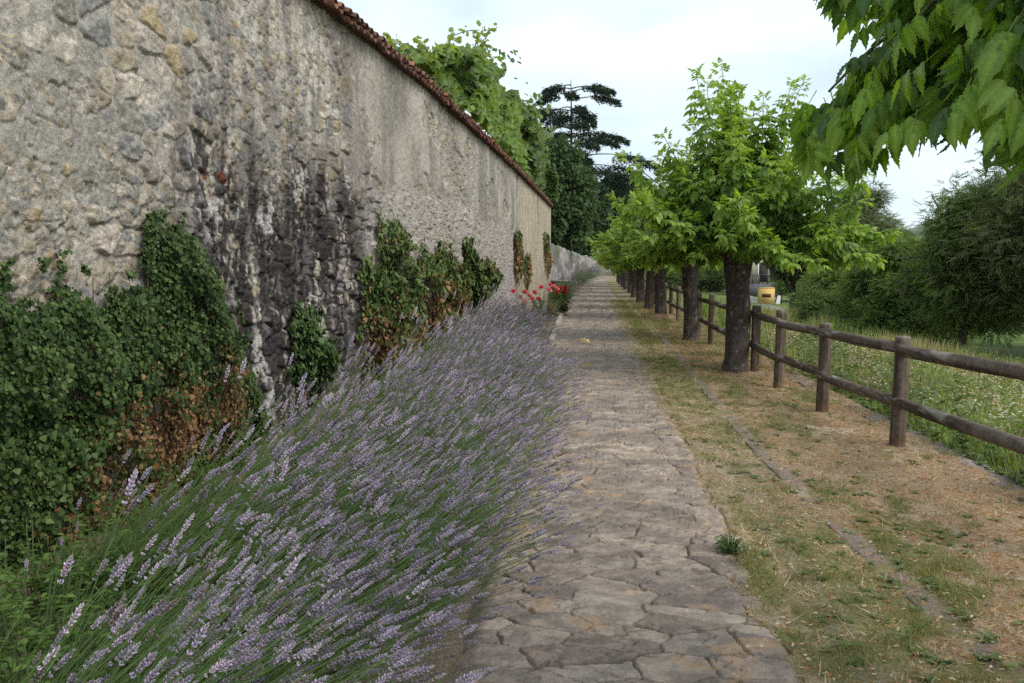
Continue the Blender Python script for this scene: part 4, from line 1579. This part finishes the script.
# ---- loose crowned trees and shrubs
def bushy_mesh(seed, H, R, zc, n_cl, per, tmpl, size, c0, c1, r0, Rz=None, flat=False, droop=.5, shell=.75, mleaf=None, top_open=.6):
    """trunk + limbs + clumps; H total height, R crown radius, zc crown centre height"""
    rs = np.random.RandomState(seed)
    Rz = Rz or (H - zc)
    tr = MB()
    hb = max(.4, zc - Rz * .75)
    p = np.stack([.08 * R * np.sin(np.linspace(0, 2, 8)), .05 * R * np.cos(np.linspace(0, 3, 8)), np.linspace(-.2, zc, 8)], -1)
    tr.tube(p, np.linspace(r0, r0 * .55, 8), 10, (.085, .068, .055), wob=.15, seed=seed)
    cen = []
    for i in range(n_cl):
        while True:
            v = rs.uniform(-1, 1, 3)
            r = np.linalg.norm(v)
            if r < 1 and rs.rand() < (.12 + r ** 2):
                break
        f = 1 + .35 * (fbm(np.array([v[0] * 2 + 5]), np.array([v[1] * 2 + v[2] * 3 + 5]), 2, seed)[0] - .5)
        cen.append((v[0] * R * f * shell, v[1] * R * f * shell, zc + v[2] * Rz * f * .85))
    cen = np.array(cen)
    order = np.argsort(rs.rand(n_cl))
    for i in order[:min(n_cl, 34)]:
        k = rs.randint(3, 8)
        a = p[k]
        b = cen[i]
        t = np.linspace(0, 1, 6)[:, None]
        q = a * (1 - t) + b * t
        q[:, 2] += .12 * np.linalg.norm(b - a) * np.sin(t[:, 0] * 3.1)
        tr.tube(q, np.linspace(r0 * .38, .012, 6), 5, (.08, .065, .05), cap=False)
    n = n_cl * per
    ci = np.repeat(np.arange(n_cl), per)
    cr_ = rs.uniform(.13, .27, n_cl) * R
    d = rnd_unit(rs, n)
    rad = cr_[ci] * rs.rand(n) ** .45
    pos = cen[ci] + d * rad[:, None] * np.array([1.1, 1.1, .75])
    pos[:, 2] = np.maximum(pos[:, 2], .1)
    ax = d * np.array([.8, .8, .3]) + np.array([0, 0, -.05]) + rs.normal(0, .35, (n, 3))
    ax[:, 2] -= droop * .5
    nr = rs.normal(0, .35, (n, 3)) + np.array([0, 0, 1.0]) + d * .3
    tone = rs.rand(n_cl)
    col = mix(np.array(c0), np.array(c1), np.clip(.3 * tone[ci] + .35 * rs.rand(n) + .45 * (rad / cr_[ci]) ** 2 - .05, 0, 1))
    cr = MB()
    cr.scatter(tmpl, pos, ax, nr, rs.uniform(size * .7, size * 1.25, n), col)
    return tr.data('trunk', M_BARK), cr.data('crown', mleaf or M_LEAFB, False)


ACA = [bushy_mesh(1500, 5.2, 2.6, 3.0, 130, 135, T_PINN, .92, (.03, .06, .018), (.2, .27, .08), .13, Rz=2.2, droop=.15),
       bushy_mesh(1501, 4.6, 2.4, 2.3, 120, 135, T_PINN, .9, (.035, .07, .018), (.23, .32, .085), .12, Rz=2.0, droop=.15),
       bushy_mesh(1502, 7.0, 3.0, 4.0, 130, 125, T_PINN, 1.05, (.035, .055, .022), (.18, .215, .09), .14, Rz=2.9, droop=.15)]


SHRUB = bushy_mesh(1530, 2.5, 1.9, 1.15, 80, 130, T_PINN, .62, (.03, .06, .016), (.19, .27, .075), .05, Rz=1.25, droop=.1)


def bg_tree(v, px, Y, sc, label, rz=0.0, group='acacias on the slope beyond the meadow', base_px=None, name='acacia_tree', shift=0.0):
    x = at_y(px, 300, Y)[0]
    z = float(terrain_z(np.array([x]), np.array([Y]))[0])
    t = thing(name, label, 'tree', (x, Y, z - .05), rz, group)
    t.scale = sc if isinstance(sc, tuple) else (sc, sc, sc)
    link('trunk', v[0], t)
    o = link('crown', v[1], t)
    o.location[0] = shift
    return t


bg_tree(ACA[0], 960, 21.6, (.9, .9, 1.0), 'broad dark acacia on the lawn, thin trunk showing under the top rail', shift=.75)
bg_tree(ACA[2], 1075, 19.5, .95, 'tall acacia cut by the picture edge beyond the fence', 1.0)
bg_tree(ACA[1], 905, 26, .87, 'light green acacia with low crown between two darker ones', 2.0)
bg_tree(ACA[0], 1030, 27, 1.1, 'dense acacia behind the broad dark one on the lawn', 4.0)
bg_tree(ACA[2], 858, 40, .98, 'greyish olive acacia rising behind the light green one', .5)
bg_tree(ACA[1], 850, 31, .82, 'low bright acacia at the roadside by the maple leaves', 3.0)
bg_tree(ACA[2], 1020, 40, 1.0, 'pale acacia standing behind all the others at the skyline', 2.2)
bg_tree(ACA[0], 1120, 28, 1.2, 'acacia mostly out of view at the far right', 2.9)
for i, (px, Y, sc, lab) in enumerate([(838, 30, 1.0, 'round roadside shrub closest to the thick maple, behind the fence'), (872, 27.5, 1.05, 'rounded shrub between the low bright acacia and the light green one'),
                                      (915, 25.5, 1.1, 'rounded shrub at the foot of the light green acacia'), (892, 32, 1.2, 'taller shrub deep behind the light green acacia'), (708, 88, 1.9, 'dark shrub across the road, seen between the second and thickest maple trunks'), (722, 96, 2.4, 'tall shrub across the road close to the thickest maple trunk'),
                                      (783, 84, 2.0, 'dark shrub behind the white marker by the hut'), (672, 84, 1.8, 'shrub past the meadow, seen between the second and third maple trunks'), (800, 66, 1.6, 'shrub behind the straight roadside trunk')]):
    bg_tree(SHRUB, px, Y, sc, lab, i * 1.3, 'shrubs under the acacias', name='rounded_shrub')
# olive-leaved tree by the road
ROAD_T = bushy_mesh(1510, 4.2, 1.6, 3.1, 60, 90, T_PINN, .9, (.06, .075, .04), (.125, .14, .08), .16, Rz=1.2)
bg_tree(ROAD_T, 791, 42, .95, 'grey green olive leaved tree with straight trunk beside the road', .3, 'trees along the road', name='roadside_tree')
bg_tree(ROAD_T, 822, 47, .9, 'grey green bushy tree across the road from the straight trunk', 1.9, 'trees along the road', name='roadside_tree')
for i, (px, Y, v, s, lab) in enumerate([(700, 120, 0, 2.2, 'dark tree beyond the road, behind the second maple'), (760, 105, 2, 1.6, 'tree behind the pale house'),
                                        (820, 95, 1, 2.0, 'tree uphill of the ochre hut'), (880, 85, 2, .8, 'distant tree above the roadside bushes'),
                                        (1020, 85, 0, 1.5, 'distant tree behind the acacias on the slope'), (660, 125, 1, 2.2, 'dark tree at the end of the row of maples')]):
    bg_tree(ACA[v], px, Y, s, lab, i * 1.1, 'trees beyond the road', name='distant_tree')

# trees behind the wall
DARK = bushy_mesh(1520, 9.0, 4.2, 5.4, 150, 120, T_VINE, .26, (.022, .05, .014), (.065, .11, .03), .25, Rz=3.8)


def wall_tree(v, px, py_top, Y, H, label, name='broadleaf_tree', sc=None, rz=0, x=None):
    x = at_y(px, 200, Y)[0] if x is None else x
    ztop = at_y(px, py_top, Y)[2]
    s = ztop / H
    t = thing(name, label, 'tree', (x, Y, -.1), rz, 'trees behind the wall')
    t.scale = (s * (sc or 1), s * (sc or 1), s)
    link('trunk', v[0], t)
    link('crown', v[1], t)


wall_tree(DARK, 558, 130, 62, 9.2, 'dark green tree over the far end of the tiled wall', sc=.62)
wall_tree(DARK, 585, 178, 126, 9.2, 'big dark tree above the bend of the lower wall', rz=2, sc=.8)
wall_tree(DARK, 570, 205, 84, 9.2, 'mid green tree behind the lower garden wall', rz=3.6, sc=.7, x=-7.5)
wall_tree(DARK, 622, 168, 136, 9.2, 'dark tree behind the end wall, half hidden by maples', rz=4.4, sc=.8)

# vine tangle spilling over the wall top
def vine(px_poly, n, Yrng, seed, label, size, c0, c1, tend):
    rs = np.random.RandomState(seed)
    xs = [p[0] for p in px_poly]
    ys = [p[1] for p in px_poly]
    m = n * 3
    px = rs.uniform(min(xs), max(xs), m)
    py = rs.uniform(min(ys), max(ys), m)
    jx = px + 34 * (fbm(px * .06, py * .06, 3, seed) - .5)
    jy = py + 34 * (fbm(px * .06 + 7, py * .06, 3, seed + 1) - .5)
    stray = (rs.rand(m) < .16) * 1.0
    ok = in_poly(jx + stray * rs.normal(0, 9, m), jy + stray * rs.normal(0, 9, m), px_poly)
    px, py = px[ok][:n], py[ok][:n]
    # depth follows the wall: each picture column meets the wall line at a known distance
    pos = []
    wy = np.array([on_wall(min(max(x, 395), 549), 190 if x > 500 else 150)[0] for x in np.linspace(min(xs), max(xs), 40)])
    Yb = np.interp(px, np.linspace(min(xs), max(xs), 40), wy)
    lump = fbm(px * .045, py * .045, 3, seed + 3)
    dy = .25 + .5 * rs.rand(len(px)) + 2.6 * (1 - sst(.38, .62, .6 * lump + .4 * fbm(px * .11, py * .11, 3, seed + 8)))
    Yv = np.clip(Yb + np.maximum(dy, .15) * (Yb / 13), 9, 40)
    P = np.array([at_y(a, b, c) for a, b, c in zip(px, py, Yv)])
    ok = (P[:, 2] > 4.75) | (P[:, 0] < wall_x(P[:, 1]) - .5)
    ok &= (fbm(px * .09, py * .09, 3, seed + 5) + .25 * rs.rand(len(px)) > .5)
    P, lump = P[ok], lump[ok]
    m = len(P)
    loc = np.array([P[:, 0].mean() - .3, P[:, 1].mean(), 0.0])
    root = thing('climbing_vine', label, 'vine', tuple(loc), 0, 'vines growing over the wall')
    ax = np.stack([rs.normal(.3, .5, m), rs.normal(-.3, .5, m), rs.normal(-.5, .35, m)], -1)
    nr = np.stack([rs.normal(.3, .4, m), rs.normal(-.4, .4, m), rs.normal(.8, .4, m)], -1)
    col = mix(np.array(c0), np.array(c1), np.clip(rs.rand(m) * .6 + 1.2 * (lump - .4) + .2, 0, 1))
    mb = MB()
    mb.scatter(T_VINE, P - loc, ax, nr, rs.uniform(size * .6, size * 1.25, m), col)
    wood = MB()
    for k in range(16):
        e = P[rs.randint(0, m)]
        b = np.array([e[0] - 1.0 - rs.rand(), e[1] + rs.uniform(0, 1), -.1])
        t = np.linspace(0, 1, 9)[:, None]
        q = b * (1 - t) + e * t
        q[:, 2] += .5 * np.sin(t[:, 0] * 3.1)
        wood.tube(q - loc, np.linspace(.035, .008, 9), 5, (.1, .075, .05), cap=False)
    tl = []
    for ptsx in tend:
        q = np.array([at_y(a, b, Yt) for a, b, Yt in ptsx])
        tt = np.linspace(0, len(q) - 1, 18)
        q = np.stack([np.interp(tt, np.arange(len(q)), q[:, c]) for c in range(3)], -1)
        wood.tube(q - loc, np.linspace(.011, .004, 18), 4, (.17, .15, .08), cap=False)
        tl.append(q[::2])
    if tl:
        q = np.concatenate(tl)
        q = np.repeat(q, 3, axis=0) + rs.normal(0, .05, (len(q) * 3, 3))
        k = len(q)
        mb.scatter(T_VINE, q - loc, rnd_unit(rs, k), rnd_unit(rs, k) + np.array([0, 0, 1.0]), rs.uniform(.05, .1, k), np.array([.22, .28, .08]))
    wood.build('stem', M_BARK, root)
    mb.build('leaves', M_LEAF, root, False)


vine([(396, 70), (408, 52), (430, 56), (450, 50), (470, 48), (482, 54), (498, 66), (502, 86), (520, 100), (528, 122), (530, 150), (524, 182), (505, 172), (480, 145), (455, 120), (430, 95)],
     13000, None, 1600, 'big leaved bright green vine spilling over the tiled wall top', .165, (.022, .055, .012), (.18, .27, .055),
     [[(412, 60, 11.5), (404, 48, 11.3), (392, 40, 11), (384, 34, 10.8)], [(446, 52, 13), (452, 36, 13), (466, 31, 13.3), (480, 30, 13.5)], [(474, 50, 14), (478, 36, 14), (484, 30, 14), (494, 31, 14)],
      [(430, 56, 12), (424, 46, 12), (416, 42, 12)], [(490, 58, 15), (486, 44, 15), (480, 38, 15)]])
vine([(500, 92), (514, 92), (528, 106), (538, 120), (545, 150), (556, 165), (556, 200), (546, 200), (530, 186), (512, 170), (505, 130)],
     8000, None, 1610, 'darker green vine thicket beyond the bright one on the wall', .22, (.03, .065, .014), (.12, .18, .04), [])

# ---- cedar
def cedar_mesh():
    rs = np.random.RandomState(1700)
    tr = MB()
    H = 30.0
    p = np.stack([.5 * np.sin(np.linspace(0, 2.4, 12)), np.zeros(12), np.linspace(0, H, 12)], -1)
    tr.tube(p, np.linspace(.55, .05, 12), 9, (.06, .05, .045))
    pos = []
    ax = []
    for i in range(54):
        z = 7 + 22.6 * (i / 53) ** .95 + rs.uniform(-.5, .5)
        a = i * 2.4 + rs.uniform(-.7, .7)
        L = (1.6 + 6.2 * (1 - (z - 8) / 23) ** .6) * rs.uniform(.35, 1.15) * (1.8 + .45 * math.cos(a))
        bx = np.interp(z, p[:, 2], p[:, 0])
        t = np.linspace(0, 1, 8)
        e = np.stack([bx + math.cos(a) * L * t, math.sin(a) * L * t, z + .3 * L * t - .42 * L * t ** 2.0], -1)
        tr.tube(e, np.linspace(.11, .02, 8), 5, (.06, .05, .045), cap=False)
        n = int(150 + 105 * L)
        tt = rs.uniform(.3, 1, n) ** .65
        q = np.stack([np.interp(tt, t, e[:, c]) for c in range(3)], -1)
        w = .34 * L * (1.15 - tt) + .25
        side = np.array([-math.sin(a), math.cos(a), 0])
        off = rs.uniform(-1, 1, n) * w
        q = q + side * off[:, None] + np.stack([np.zeros(n), np.zeros(n), rs.normal(0, .2, n) - .2 * np.abs(off)], -1)
        pos.append(q)
        ax.append(np.stack([math.cos(a) + rs.normal(0, .5, n), math.sin(a) + rs.normal(0, .5, n), rs.normal(-.15, .3, n)], -1) + side * np.sign(off)[:, None] * .6)
    pos = np.concatenate(pos)
    ax = np.concatenate(ax)
    n = len(pos)
    mb = MB()
    mb.scatter(T_NEEDLE, pos, ax, rs.normal(0, .3, (n, 3)) + np.array([0, 0, 1.0]), rs.uniform(.4, .9, n), mix(np.array([.016, .042, .022]), np.array([.06, .1, .05]), rs.rand(n)))
    return tr.data('trunk', M_BARK), mb.data('crown', M_CONIF, False)


CED = cedar_mesh()
xc = at_y(569, 120, 132)
t = thing('cedar_tree', 'tall dark cedar with tiered flat branches behind the wall', 'tree', (xc[0], 132, 0), .7)
s_ = at_y(570, 80, 132)[2] / 30.0
t.scale = (s_, s_, s_)
link('trunk', CED[0], t)
link('crown', CED[1], t)

# ---- roses by the path
def rose_bush(loc, label, blooms, seed, R=.4, H=.8):
    rs = np.random.RandomState(seed)
    root = thing('rose_bush', label, 'rose bush', loc, 0, 'rose bushes in the bed by the wall')
    link('foliage', weed_mesh(seed, 1100, R * 1.15, H * .95, (.025, .06, .018), (.09, .16, .045), (.05, .1)), root)
    for (dx, dz, c, r) in blooms:
        mb = MB()
        pv = (np.array([(-.3, 0, 0), (.3, 0, 0), (.48, .55, .12), (0, .8, .2), (-.48, .55, .12)]), np.array([(0, 1, 2), (0, 2, 4), (4, 2, 3)]), np.zeros((0, 4), int))
        for ring, (k, el, s) in enumerate(((6, .25, 1.0), (5, .75, .85), (4, 1.2, .65))):
            a = np.arange(k) * TAU / k + ring
            ax = np.stack([np.cos(a) * math.cos(el), np.sin(a) * math.cos(el), np.full(k, math.sin(el))], -1)
            nr = np.stack([-np.cos(a) * math.sin(el), -np.sin(a) * math.sin(el), np.full(k, math.cos(el))], -1)
            mb.scatter(pv, np.zeros((k, 3)) + np.array([0, 0, .02 * ring]), ax, nr, r * s * 1.2, np.array(c) * rs.uniform(.8, 1.2, (k, 1)))
        o = mb.build('bloom', M_PETAL, root, False)
        o.location = (dx, rs.uniform(-.25, .1), dz)
        o.rotation_euler = (rs.uniform(.2, .8), rs.uniform(-.3, .3), rs.uniform(0, 3))
    return root


PINK = (.62, .1, .2)
PK2 = (.7, .25, .32)
RED = (.45, .015, .03)
gx = at_y(524, 320, 20.5)
rose_bush((gx[0], 20.5, .02), 'pink rose bush standing closest to the end of the lavender row', [(-.28, .88, PINK, .09), (.0, .85, PINK, .1), (.12, .78, PK2, .09), (.18, .68, PINK, .1), (.05, .62, PK2, .08), (-.1, .72, PK2, .08), (.26, .86, PINK, .09)], 1801, .55, .88)
gx = at_y(549, 320, 22.5)
rose_bush((gx[0], 22.5, .02), 'pale pink rose bush with blooms on top beside the path kerb', [(-.2, .92, PINK, .1), (.02, 1.0, PINK, .09), (.0, .84, PK2, .11), (.12, .95, PK2, .09), (.22, .88, PK2, .09), (-.3, .6, PINK, .1), (.08, .36, (.7, .2, .1), .07), (.02, .26, (.6, .12, .04), .07)], 1802, .55, .98)
gx = at_y(561, 310, 25.5)
rose_bush((gx[0], 25.5, .02), 'small rose bush with deep red blooms next to the low ledge', [(-.05, .78, RED, .13), (.08, .7, RED, .13), (.12, .82, RED, .11), (-.14, .68, (.5, .04, .05), .11)], 1803, .35, .7)
# shrub in front of the ledge
o = link('leafy_shrub', weed_mesh(1810, 900, .55, .95, (.035, .06, .025), (.09, .13, .05), (.07, .12)), None, (at_y(559, 300, 34)[0], 34, 0))
tag(o, 'dark leafy shrub in front of the low stone ledge', 'shrub')

# low ledge with pale cap beyond the tiled wall
gl = at_y(560, 280, 38.6)
lw = thing('stone_ledge', 'low stone ledge with pale cap slab at the corner of the walls', 'ledge', (gl[0], 38.7, 0))
mb = MB()
mb.box((-.42, -.3, -.1), (.42, .3, .78), (.2, .17, .15))
mb.build('pier', M_WALL, lw)
mb = MB()
mb.box((-.5, -.38, .783), (.5, .38, .86), (.45, .41, .37))
mb.build('cap_slab', M_WALL, lw)

# ================================================================== FENCE
def build_fence():
    rs = np.random.RandomState(55)
    P = [(2.62, 4.45), (2.65, 7.25), (2.50, 9.01), (2.40, 10.63), (2.43, 12.3), (2.36, 14.2), (2.36, 16.25), (2.34, 18.05), (2.40, 20.4), (2.43, 23.0), (2.45, 25.2)]
    y = 25.2
    while y < 62:
        y += 2.2
        P.append((2.45 + .003 * (y - 25), y))
    root = thing('wooden_fence', 'weathered round pole fence with two rails along the grass verge', 'fence', (2.6, 7.25, 0))
    loc = np.array((2.6, 7.25, 0))
    base_c = np.array([.125, .095, .07])
    for i, (x, yy) in enumerate(P):
        h = 1.0 + rs.uniform(-.03, .03)
        if i == 0:
            h = 1.12
        near = yy < 16
        nz = 26 if near else 8
        sides = 20 if near else 10
        zz = np.concatenate([np.linspace(-.2, h - .012, nz), [h]])
        ln = rs.uniform(-.012, .012, 2)
        pts = np.stack([x + ln[0] * zz, yy + ln[1] * zz, zz], -1) - loc
        rad = np.full(nz + 1, .063 if yy < 20 else .06) * (1 + .03 * np.sin(zz * 5 + i))
        rad[-1] *= .88
        mb = MB()
        mb.tube(pts, rad, sides, base_c * rs.uniform(.8, 1.15), wob=.05, seed=300 + i)
        V = mb.v[0]
        an = np.arctan2(V[:, 1] - (yy - loc[1]), V[:, 0] - (x - loc[0]))
        # a drying check down the side, true geometry
        a0 = rs.uniform(-2.6, -.6)
        groove = np.exp(-((an - a0) / .13) ** 2) * sst(.1, .4, V[:, 2])
        V[:, 0] -= np.cos(an) * groove * .014
        V[:, 1] -= np.sin(an) * groove * .014
        n = fbm(an * 4 + 20, V[:, 2] * 1.2, 4, 310 + i)
        c = mc = mix(np.array([.062, .043, .031]), np.array([.155, .12, .092]), sst(.3, .7, n))
        foot = sst(.22, .0, V[:, 2])
        c = mix(c, np.array([.16, .09, .05]) * np.ones(3), foot * .6)
        c = mix(c, np.array([.2, .18, .15]) * np.ones(3), sst(h - .03, h, V[:, 2]) * .6)
        mb.c[0] = c
        mb.build('post', M_WOOD, root)
    for i in range(len(P) - 1):
        x0, y0 = P[i]
        x1, y1 = P[i + 1]
        for lev, zt in ((0, .875), (1, .43)):
            z0 = zt + rs.uniform(-.02, .02)
            z1 = zt + rs.uniform(-.02, .02)
            if i == 0:
                z0 = zt + .12
                z1 = zt - .01
            if i == 1:
                z0 = zt + (.02 if lev == 0 else .0)
            near = y0 < 16
            n = 26 if near else 6
            t = np.linspace(0, 1, n)[:, None]
            d = np.array([x1 - x0, y1 - y0, 0])
            d /= np.linalg.norm(d)
            fr = np.array([-.03, 0, 0]) * (1 if i % 2 else .4)
            a = np.array([x0, y0, z0]) + fr - d * .07
            b = np.array([x1, y1, z1]) + fr + d * .03
            pts = a * (1 - t) + b * t
            L = np.linalg.norm(b - a)
            pts[:, 2] += -.012 * np.sin(t[:, 0] * math.pi) + .01 * (fbm(t[:, 0] * 3 + i * 7, t[:, 0] * 0 + lev, 2, 330) - .5)
            rad = np.full(n, .05) * (1 + .08 * (fbm(t[:, 0] * 5 + i * 3, t[:, 0] * 0 + lev * 3, 3, 331) - .5))
            rad[0] *= .75
            rad[-1] *= .75
            mb = MB()
            mb.tube(pts - loc, rad, 18 if near else 8, base_c, wob=.07, seed=400 + i * 2 + lev)
            V = mb.v[0]
            s = V[:, 1]
            an = np.arctan2(V[:, 2] - zt, V[:, 0] - (x0 + (x1 - x0) * .5 - loc[0]))
            nn = fbm(an * 3 + 20 + i, s * 1.0 + lev * 9, 4, 350)
            c = mix(np.array([.062, .044, .032]), np.array([.15, .118, .092]), sst(.3, .7, nn))
            c = mix(c, np.array([.34, .31, .27]) * np.ones(3), sst(.68, .74, fbm(an * 2 + i * 5, s * 3, 3, 351)) * .6)
            mb.c[0] = c
            mb.build('rail', M_WOOD, root)


build_fence()

# ================================================================== BUILDINGS BY THE ROAD
def building():
    # pale house behind the trees
    Y = 76
    x0 = at_y(738, 290, Y)[0]
    x1 = at_y(778, 290, Y)[0]
    xm = (x0 + x1) / 2
    root = thing('stone_house', 'pale house on a dark stone base behind the thick maple trunk', 'house', (xm, Y + 3, -1.35))
    w = (x1 - x0) / 2
    mb = MB()
    mb.box((-w, -3, 0), (w, -2.7, 1.2), (.11, .11, .115))
    mb.box((-w, -2.702, 1.2), (w, 3, 5.2), (.6, .56, .42))
    mb.build('wall', M_PLAIN, root)
    mb = MB()
    mb.add([(-w - .3, -3.3, 5.203), (w + .3, -3.3, 5.203), (w + .3, 0, 6.4), (-w - .3, 0, 6.4), (w + .3, 3.3, 5.203), (-w - .3, 3.3, 5.203)],
           [(1, 4, 2), (0, 3, 5)], [(0, 1, 2, 3), (3, 2, 4, 5), (0, 5, 4, 1)], (.3, .14, .09))
    mb.build('roof', M_TILE, root, False)
    for px in (743, 764, 774):
        x = at_y(px, 280, Y)[0] - xm
        mb = MB()
        mb.box((x - .42, -2.74, 1.35), (x + .42, -2.706, 3.1), (.05, .045, .045))
        f = mb.build('window', M_PLAIN, root)
        mb = MB()
        for s in (-1, 1):
            mb.box((x + s * .48 - .05, -2.78, 1.3), (x + s * .48 + .05, -2.707, 3.15), (.7, .68, .62))
        mb.build('frame', M_PLAIN, f)
    mb = MB()
    for px in (741, 748, 753, 759, 768):
        x = at_y(px, 280, Y)[0] - xm
        mb.box((x - .05, -3.05, 1.203), (x + .05, -2.95, 1.95), (.08, .08, .09))
    mb.box((-w, -3.04, 1.952), (w, -2.96, 2.01), (.08, .08, .09))
    mb.build('railing', M_PLAIN, root)
    # ochre hut with dark slot
    Y = 59.5
    a = at_y(760, 300, Y)
    b = at_y(774.5, 300, Y)
    zt = at_y(767, 288, Y)[2]
    zb = at_y(767, 304, Y)[2]
    h = thing('roadside_hut', 'ochre roadside hut wall with one dark horizontal slot', 'hut', ((a[0] + b[0]) / 2, Y, zb))
    w = (b[0] - a[0]) / 2
    H = zt - zb
    mb = MB()
    s0, s1 = H * .42, H * .63
    mb.box((-w, 0, 0), (w, .8, H), (.6, .4, .14))
    mb.build('wall', M_PLAIN, h)
    mb = MB()
    mb.box((-w * .72, -.012, s0), (w * .5, -.003, s1), (.06, .035, .02))
    mb.build('slot_panel', M_PLAIN, h)
    mb = MB()
    mb.box((-w - .02, -.02, H + .003), (w + .02, .82, H + .03), (.58, .4, .16))
    mb.build('cap', M_PLAIN, h)
    # white marker with dark back
    Y = 57.4
    g = at_y(778, 304, Y)
    s = thing('roadside_marker', 'small leaning white marker with dark back beside the ochre hut', 'marker', g)
    mb = MB()
    V = [(-.13, 0, 0), (.13, 0, 0), (.17, 0, .5), (.05, 0, .62), (-.06, 0, .5)]
    V2 = [(x, .06, z) for x, _, z in V]
    mb.add(V + V2, [(0, 1, 2), (0, 2, 4), (4, 2, 3), (5, 7, 6), (5, 9, 7), (9, 8, 7)], [(0, 5, 6, 1), (1, 6, 7, 2), (2, 7, 8, 3), (3, 8, 9, 4), (4, 9, 5, 0)], (.75, .74, .74))
    mb.build('face', M_PLAIN, s, False)
    mb = MB()
    mb.box((-.1, .065, 0.02), (.28, .16, .58), (.03, .03, .03))
    mb.build('backing', M_PLAIN, s)
    # low rubble wall on the far side of the road
    A = np.array(on_ground(787, 310.5, -1.22))
    B = np.array(on_ground(842, 328, -1.25))
    rs = np.random.RandomState(66)
    mb = MB()
    n = 46
    for i in range(n):
        for r in range(3):
            t = (i + (r % 2) * .5 + rs.uniform(-.1, .1)) / n
            c = A * (1 - t) + B * t + np.array([.3, 0, .05 + r * .26])
            hx, hy, hz = rs.uniform(.14, .2), rs.uniform(.2, .27), rs.uniform(.13, .16)
            V = np.array([(sx * hx, sy * hy, sz * hz) for sz in (-1, 1) for sy in (-1, 1) for sx in (-1, 1)]) * rs.uniform(.8, 1.1, (8, 3)) + c
            mb.add(V, None, [(0, 2, 3, 1), (4, 5, 7, 6), (0, 1, 5, 4), (2, 6, 7, 3), (0, 4, 6, 2), (1, 3, 7, 5)], np.array(((.34, .26, .2), (.28, .23, .19), (.38, .31, .25))[rs.randint(3)]))
    o = mb.build('rubble_wall', M_WALL, None, False)
    tag(o, 'low pinkish dry stone wall along the far side of the road', 'wall')


building()

# ================================================================== HAZE
def build_haze():
    mb = MB()
    mb.box((-3400, -150, -60), (3500, 3600, 285))
    m = bpy.data.materials.new('haze_air')
    m.use_nodes = True
    nt = m.node_tree
    nt.nodes.remove(nt.nodes['Principled BSDF'])
    pv = nt.nodes.new('ShaderNodeVolumePrincipled')
    pv.inputs['Color'].default_value = (.86, .93, 1, 1)
    pv.inputs['Density'].default_value = .00009
    nt.links.new(pv.outputs[0], nt.nodes['Material Output'].inputs['Volume'])
    o = mb.build('haze', m, None, False)
    tag(o, 'thin summer haze over the valley', 'haze', kind='stuff')


if USE_HAZE:
    build_haze()

# ================================================================== CAMERA, LIGHT, SKY
cam = bpy.data.cameras.new('Camera')
co = bpy.data.objects.new('Camera', cam)
COL.objects.link(co)
cam.sensor_width = 36
cam.lens = F / 1024 * 36
cam.clip_start = .05
cam.clip_end = 9000
co.location = (0, 0, CZ)
co.rotation_euler = (math.pi / 2 - PIT, 0, YAW)
scene.camera = co

SUN_EL = math.radians(44)
SUN_AZ = math.radians(122)       # compass style, from +Y towards +X
sun = bpy.data.lights.new('Sun', 'SUN')
sun.energy = 1.9
sun.angle = math.radians(34)
sun.color = (1.0, .965, .91)
so = bpy.data.objects.new('Sun', sun)
COL.objects.link(so)
dirv = Vector((math.sin(SUN_AZ) * math.cos(SUN_EL), math.cos(SUN_AZ) * math.cos(SUN_EL), math.sin(SUN_EL)))
so.rotation_euler = dirv.to_track_quat('Z', 'Y').to_euler()
so.location = dirv * 50

w = bpy.data.worlds.new('World')
scene.world = w
w.use_nodes = True
nt = w.node_tree
nd = nt.nodes
L = nt.links.new
bg = nd['Background']
sky = nd.new('ShaderNodeTexSky')
sky.sky_type = 'NISHITA'
sky.sun_disc = False
sky.sun_elevation = SUN_EL
sky.sun_rotation = SUN_AZ
sky.air_density = 1.0
sky.dust_density = 2.0
tc = nd.new('ShaderNodeTexCoord')
mp = nd.new('ShaderNodeMapping')
mp.inputs['Scale'].default_value = (1, 1, 2.6)
L(tc.outputs['Generated'], mp.inputs['Vector'])
no = nd.new('ShaderNodeTexNoise')
no.inputs['Scale'].default_value = 2.6
no.inputs['Detail'].default_value = 7
no.inputs['Roughness'].default_value = .5
L(mp.outputs[0], no.inputs['Vector'])
mr = nd.new('ShaderNodeMapRange')
mr.inputs[1].default_value = .38
mr.inputs[2].default_value = .66
mr.inputs[3].default_value = .5
mr.inputs[4].default_value = 1.0
L(no.outputs['Fac'], mr.inputs[0])
mx = nd.new('ShaderNodeMix')
mx.data_type = 'RGBA'
L(mr.outputs[0], mx.inputs[0])
L(sky.outputs[0], mx.inputs[6])
mx.inputs[7].default_value = (7.7, 8.9, 9.5, 1)       # thin bright overcast
L(mx.outputs[2], bg.inputs['Color'])
bg.inputs['Strength'].default_value = .1

vs = scene.view_settings
vs.view_transform = 'Standard'
vs.look = 'None'
vs.gamma = 1
vs.exposure = 0.58
vs.use_curve_mapping = False
scene.cycles.use_denoising = False
scene.cycles.use_adaptive_sampling = False
scene.cycles.sample_clamp_indirect = 6
scene.cycles.max_bounces = 8
scene.cycles.diffuse_bounces = 3
scene.cycles.transparent_max_bounces = 8
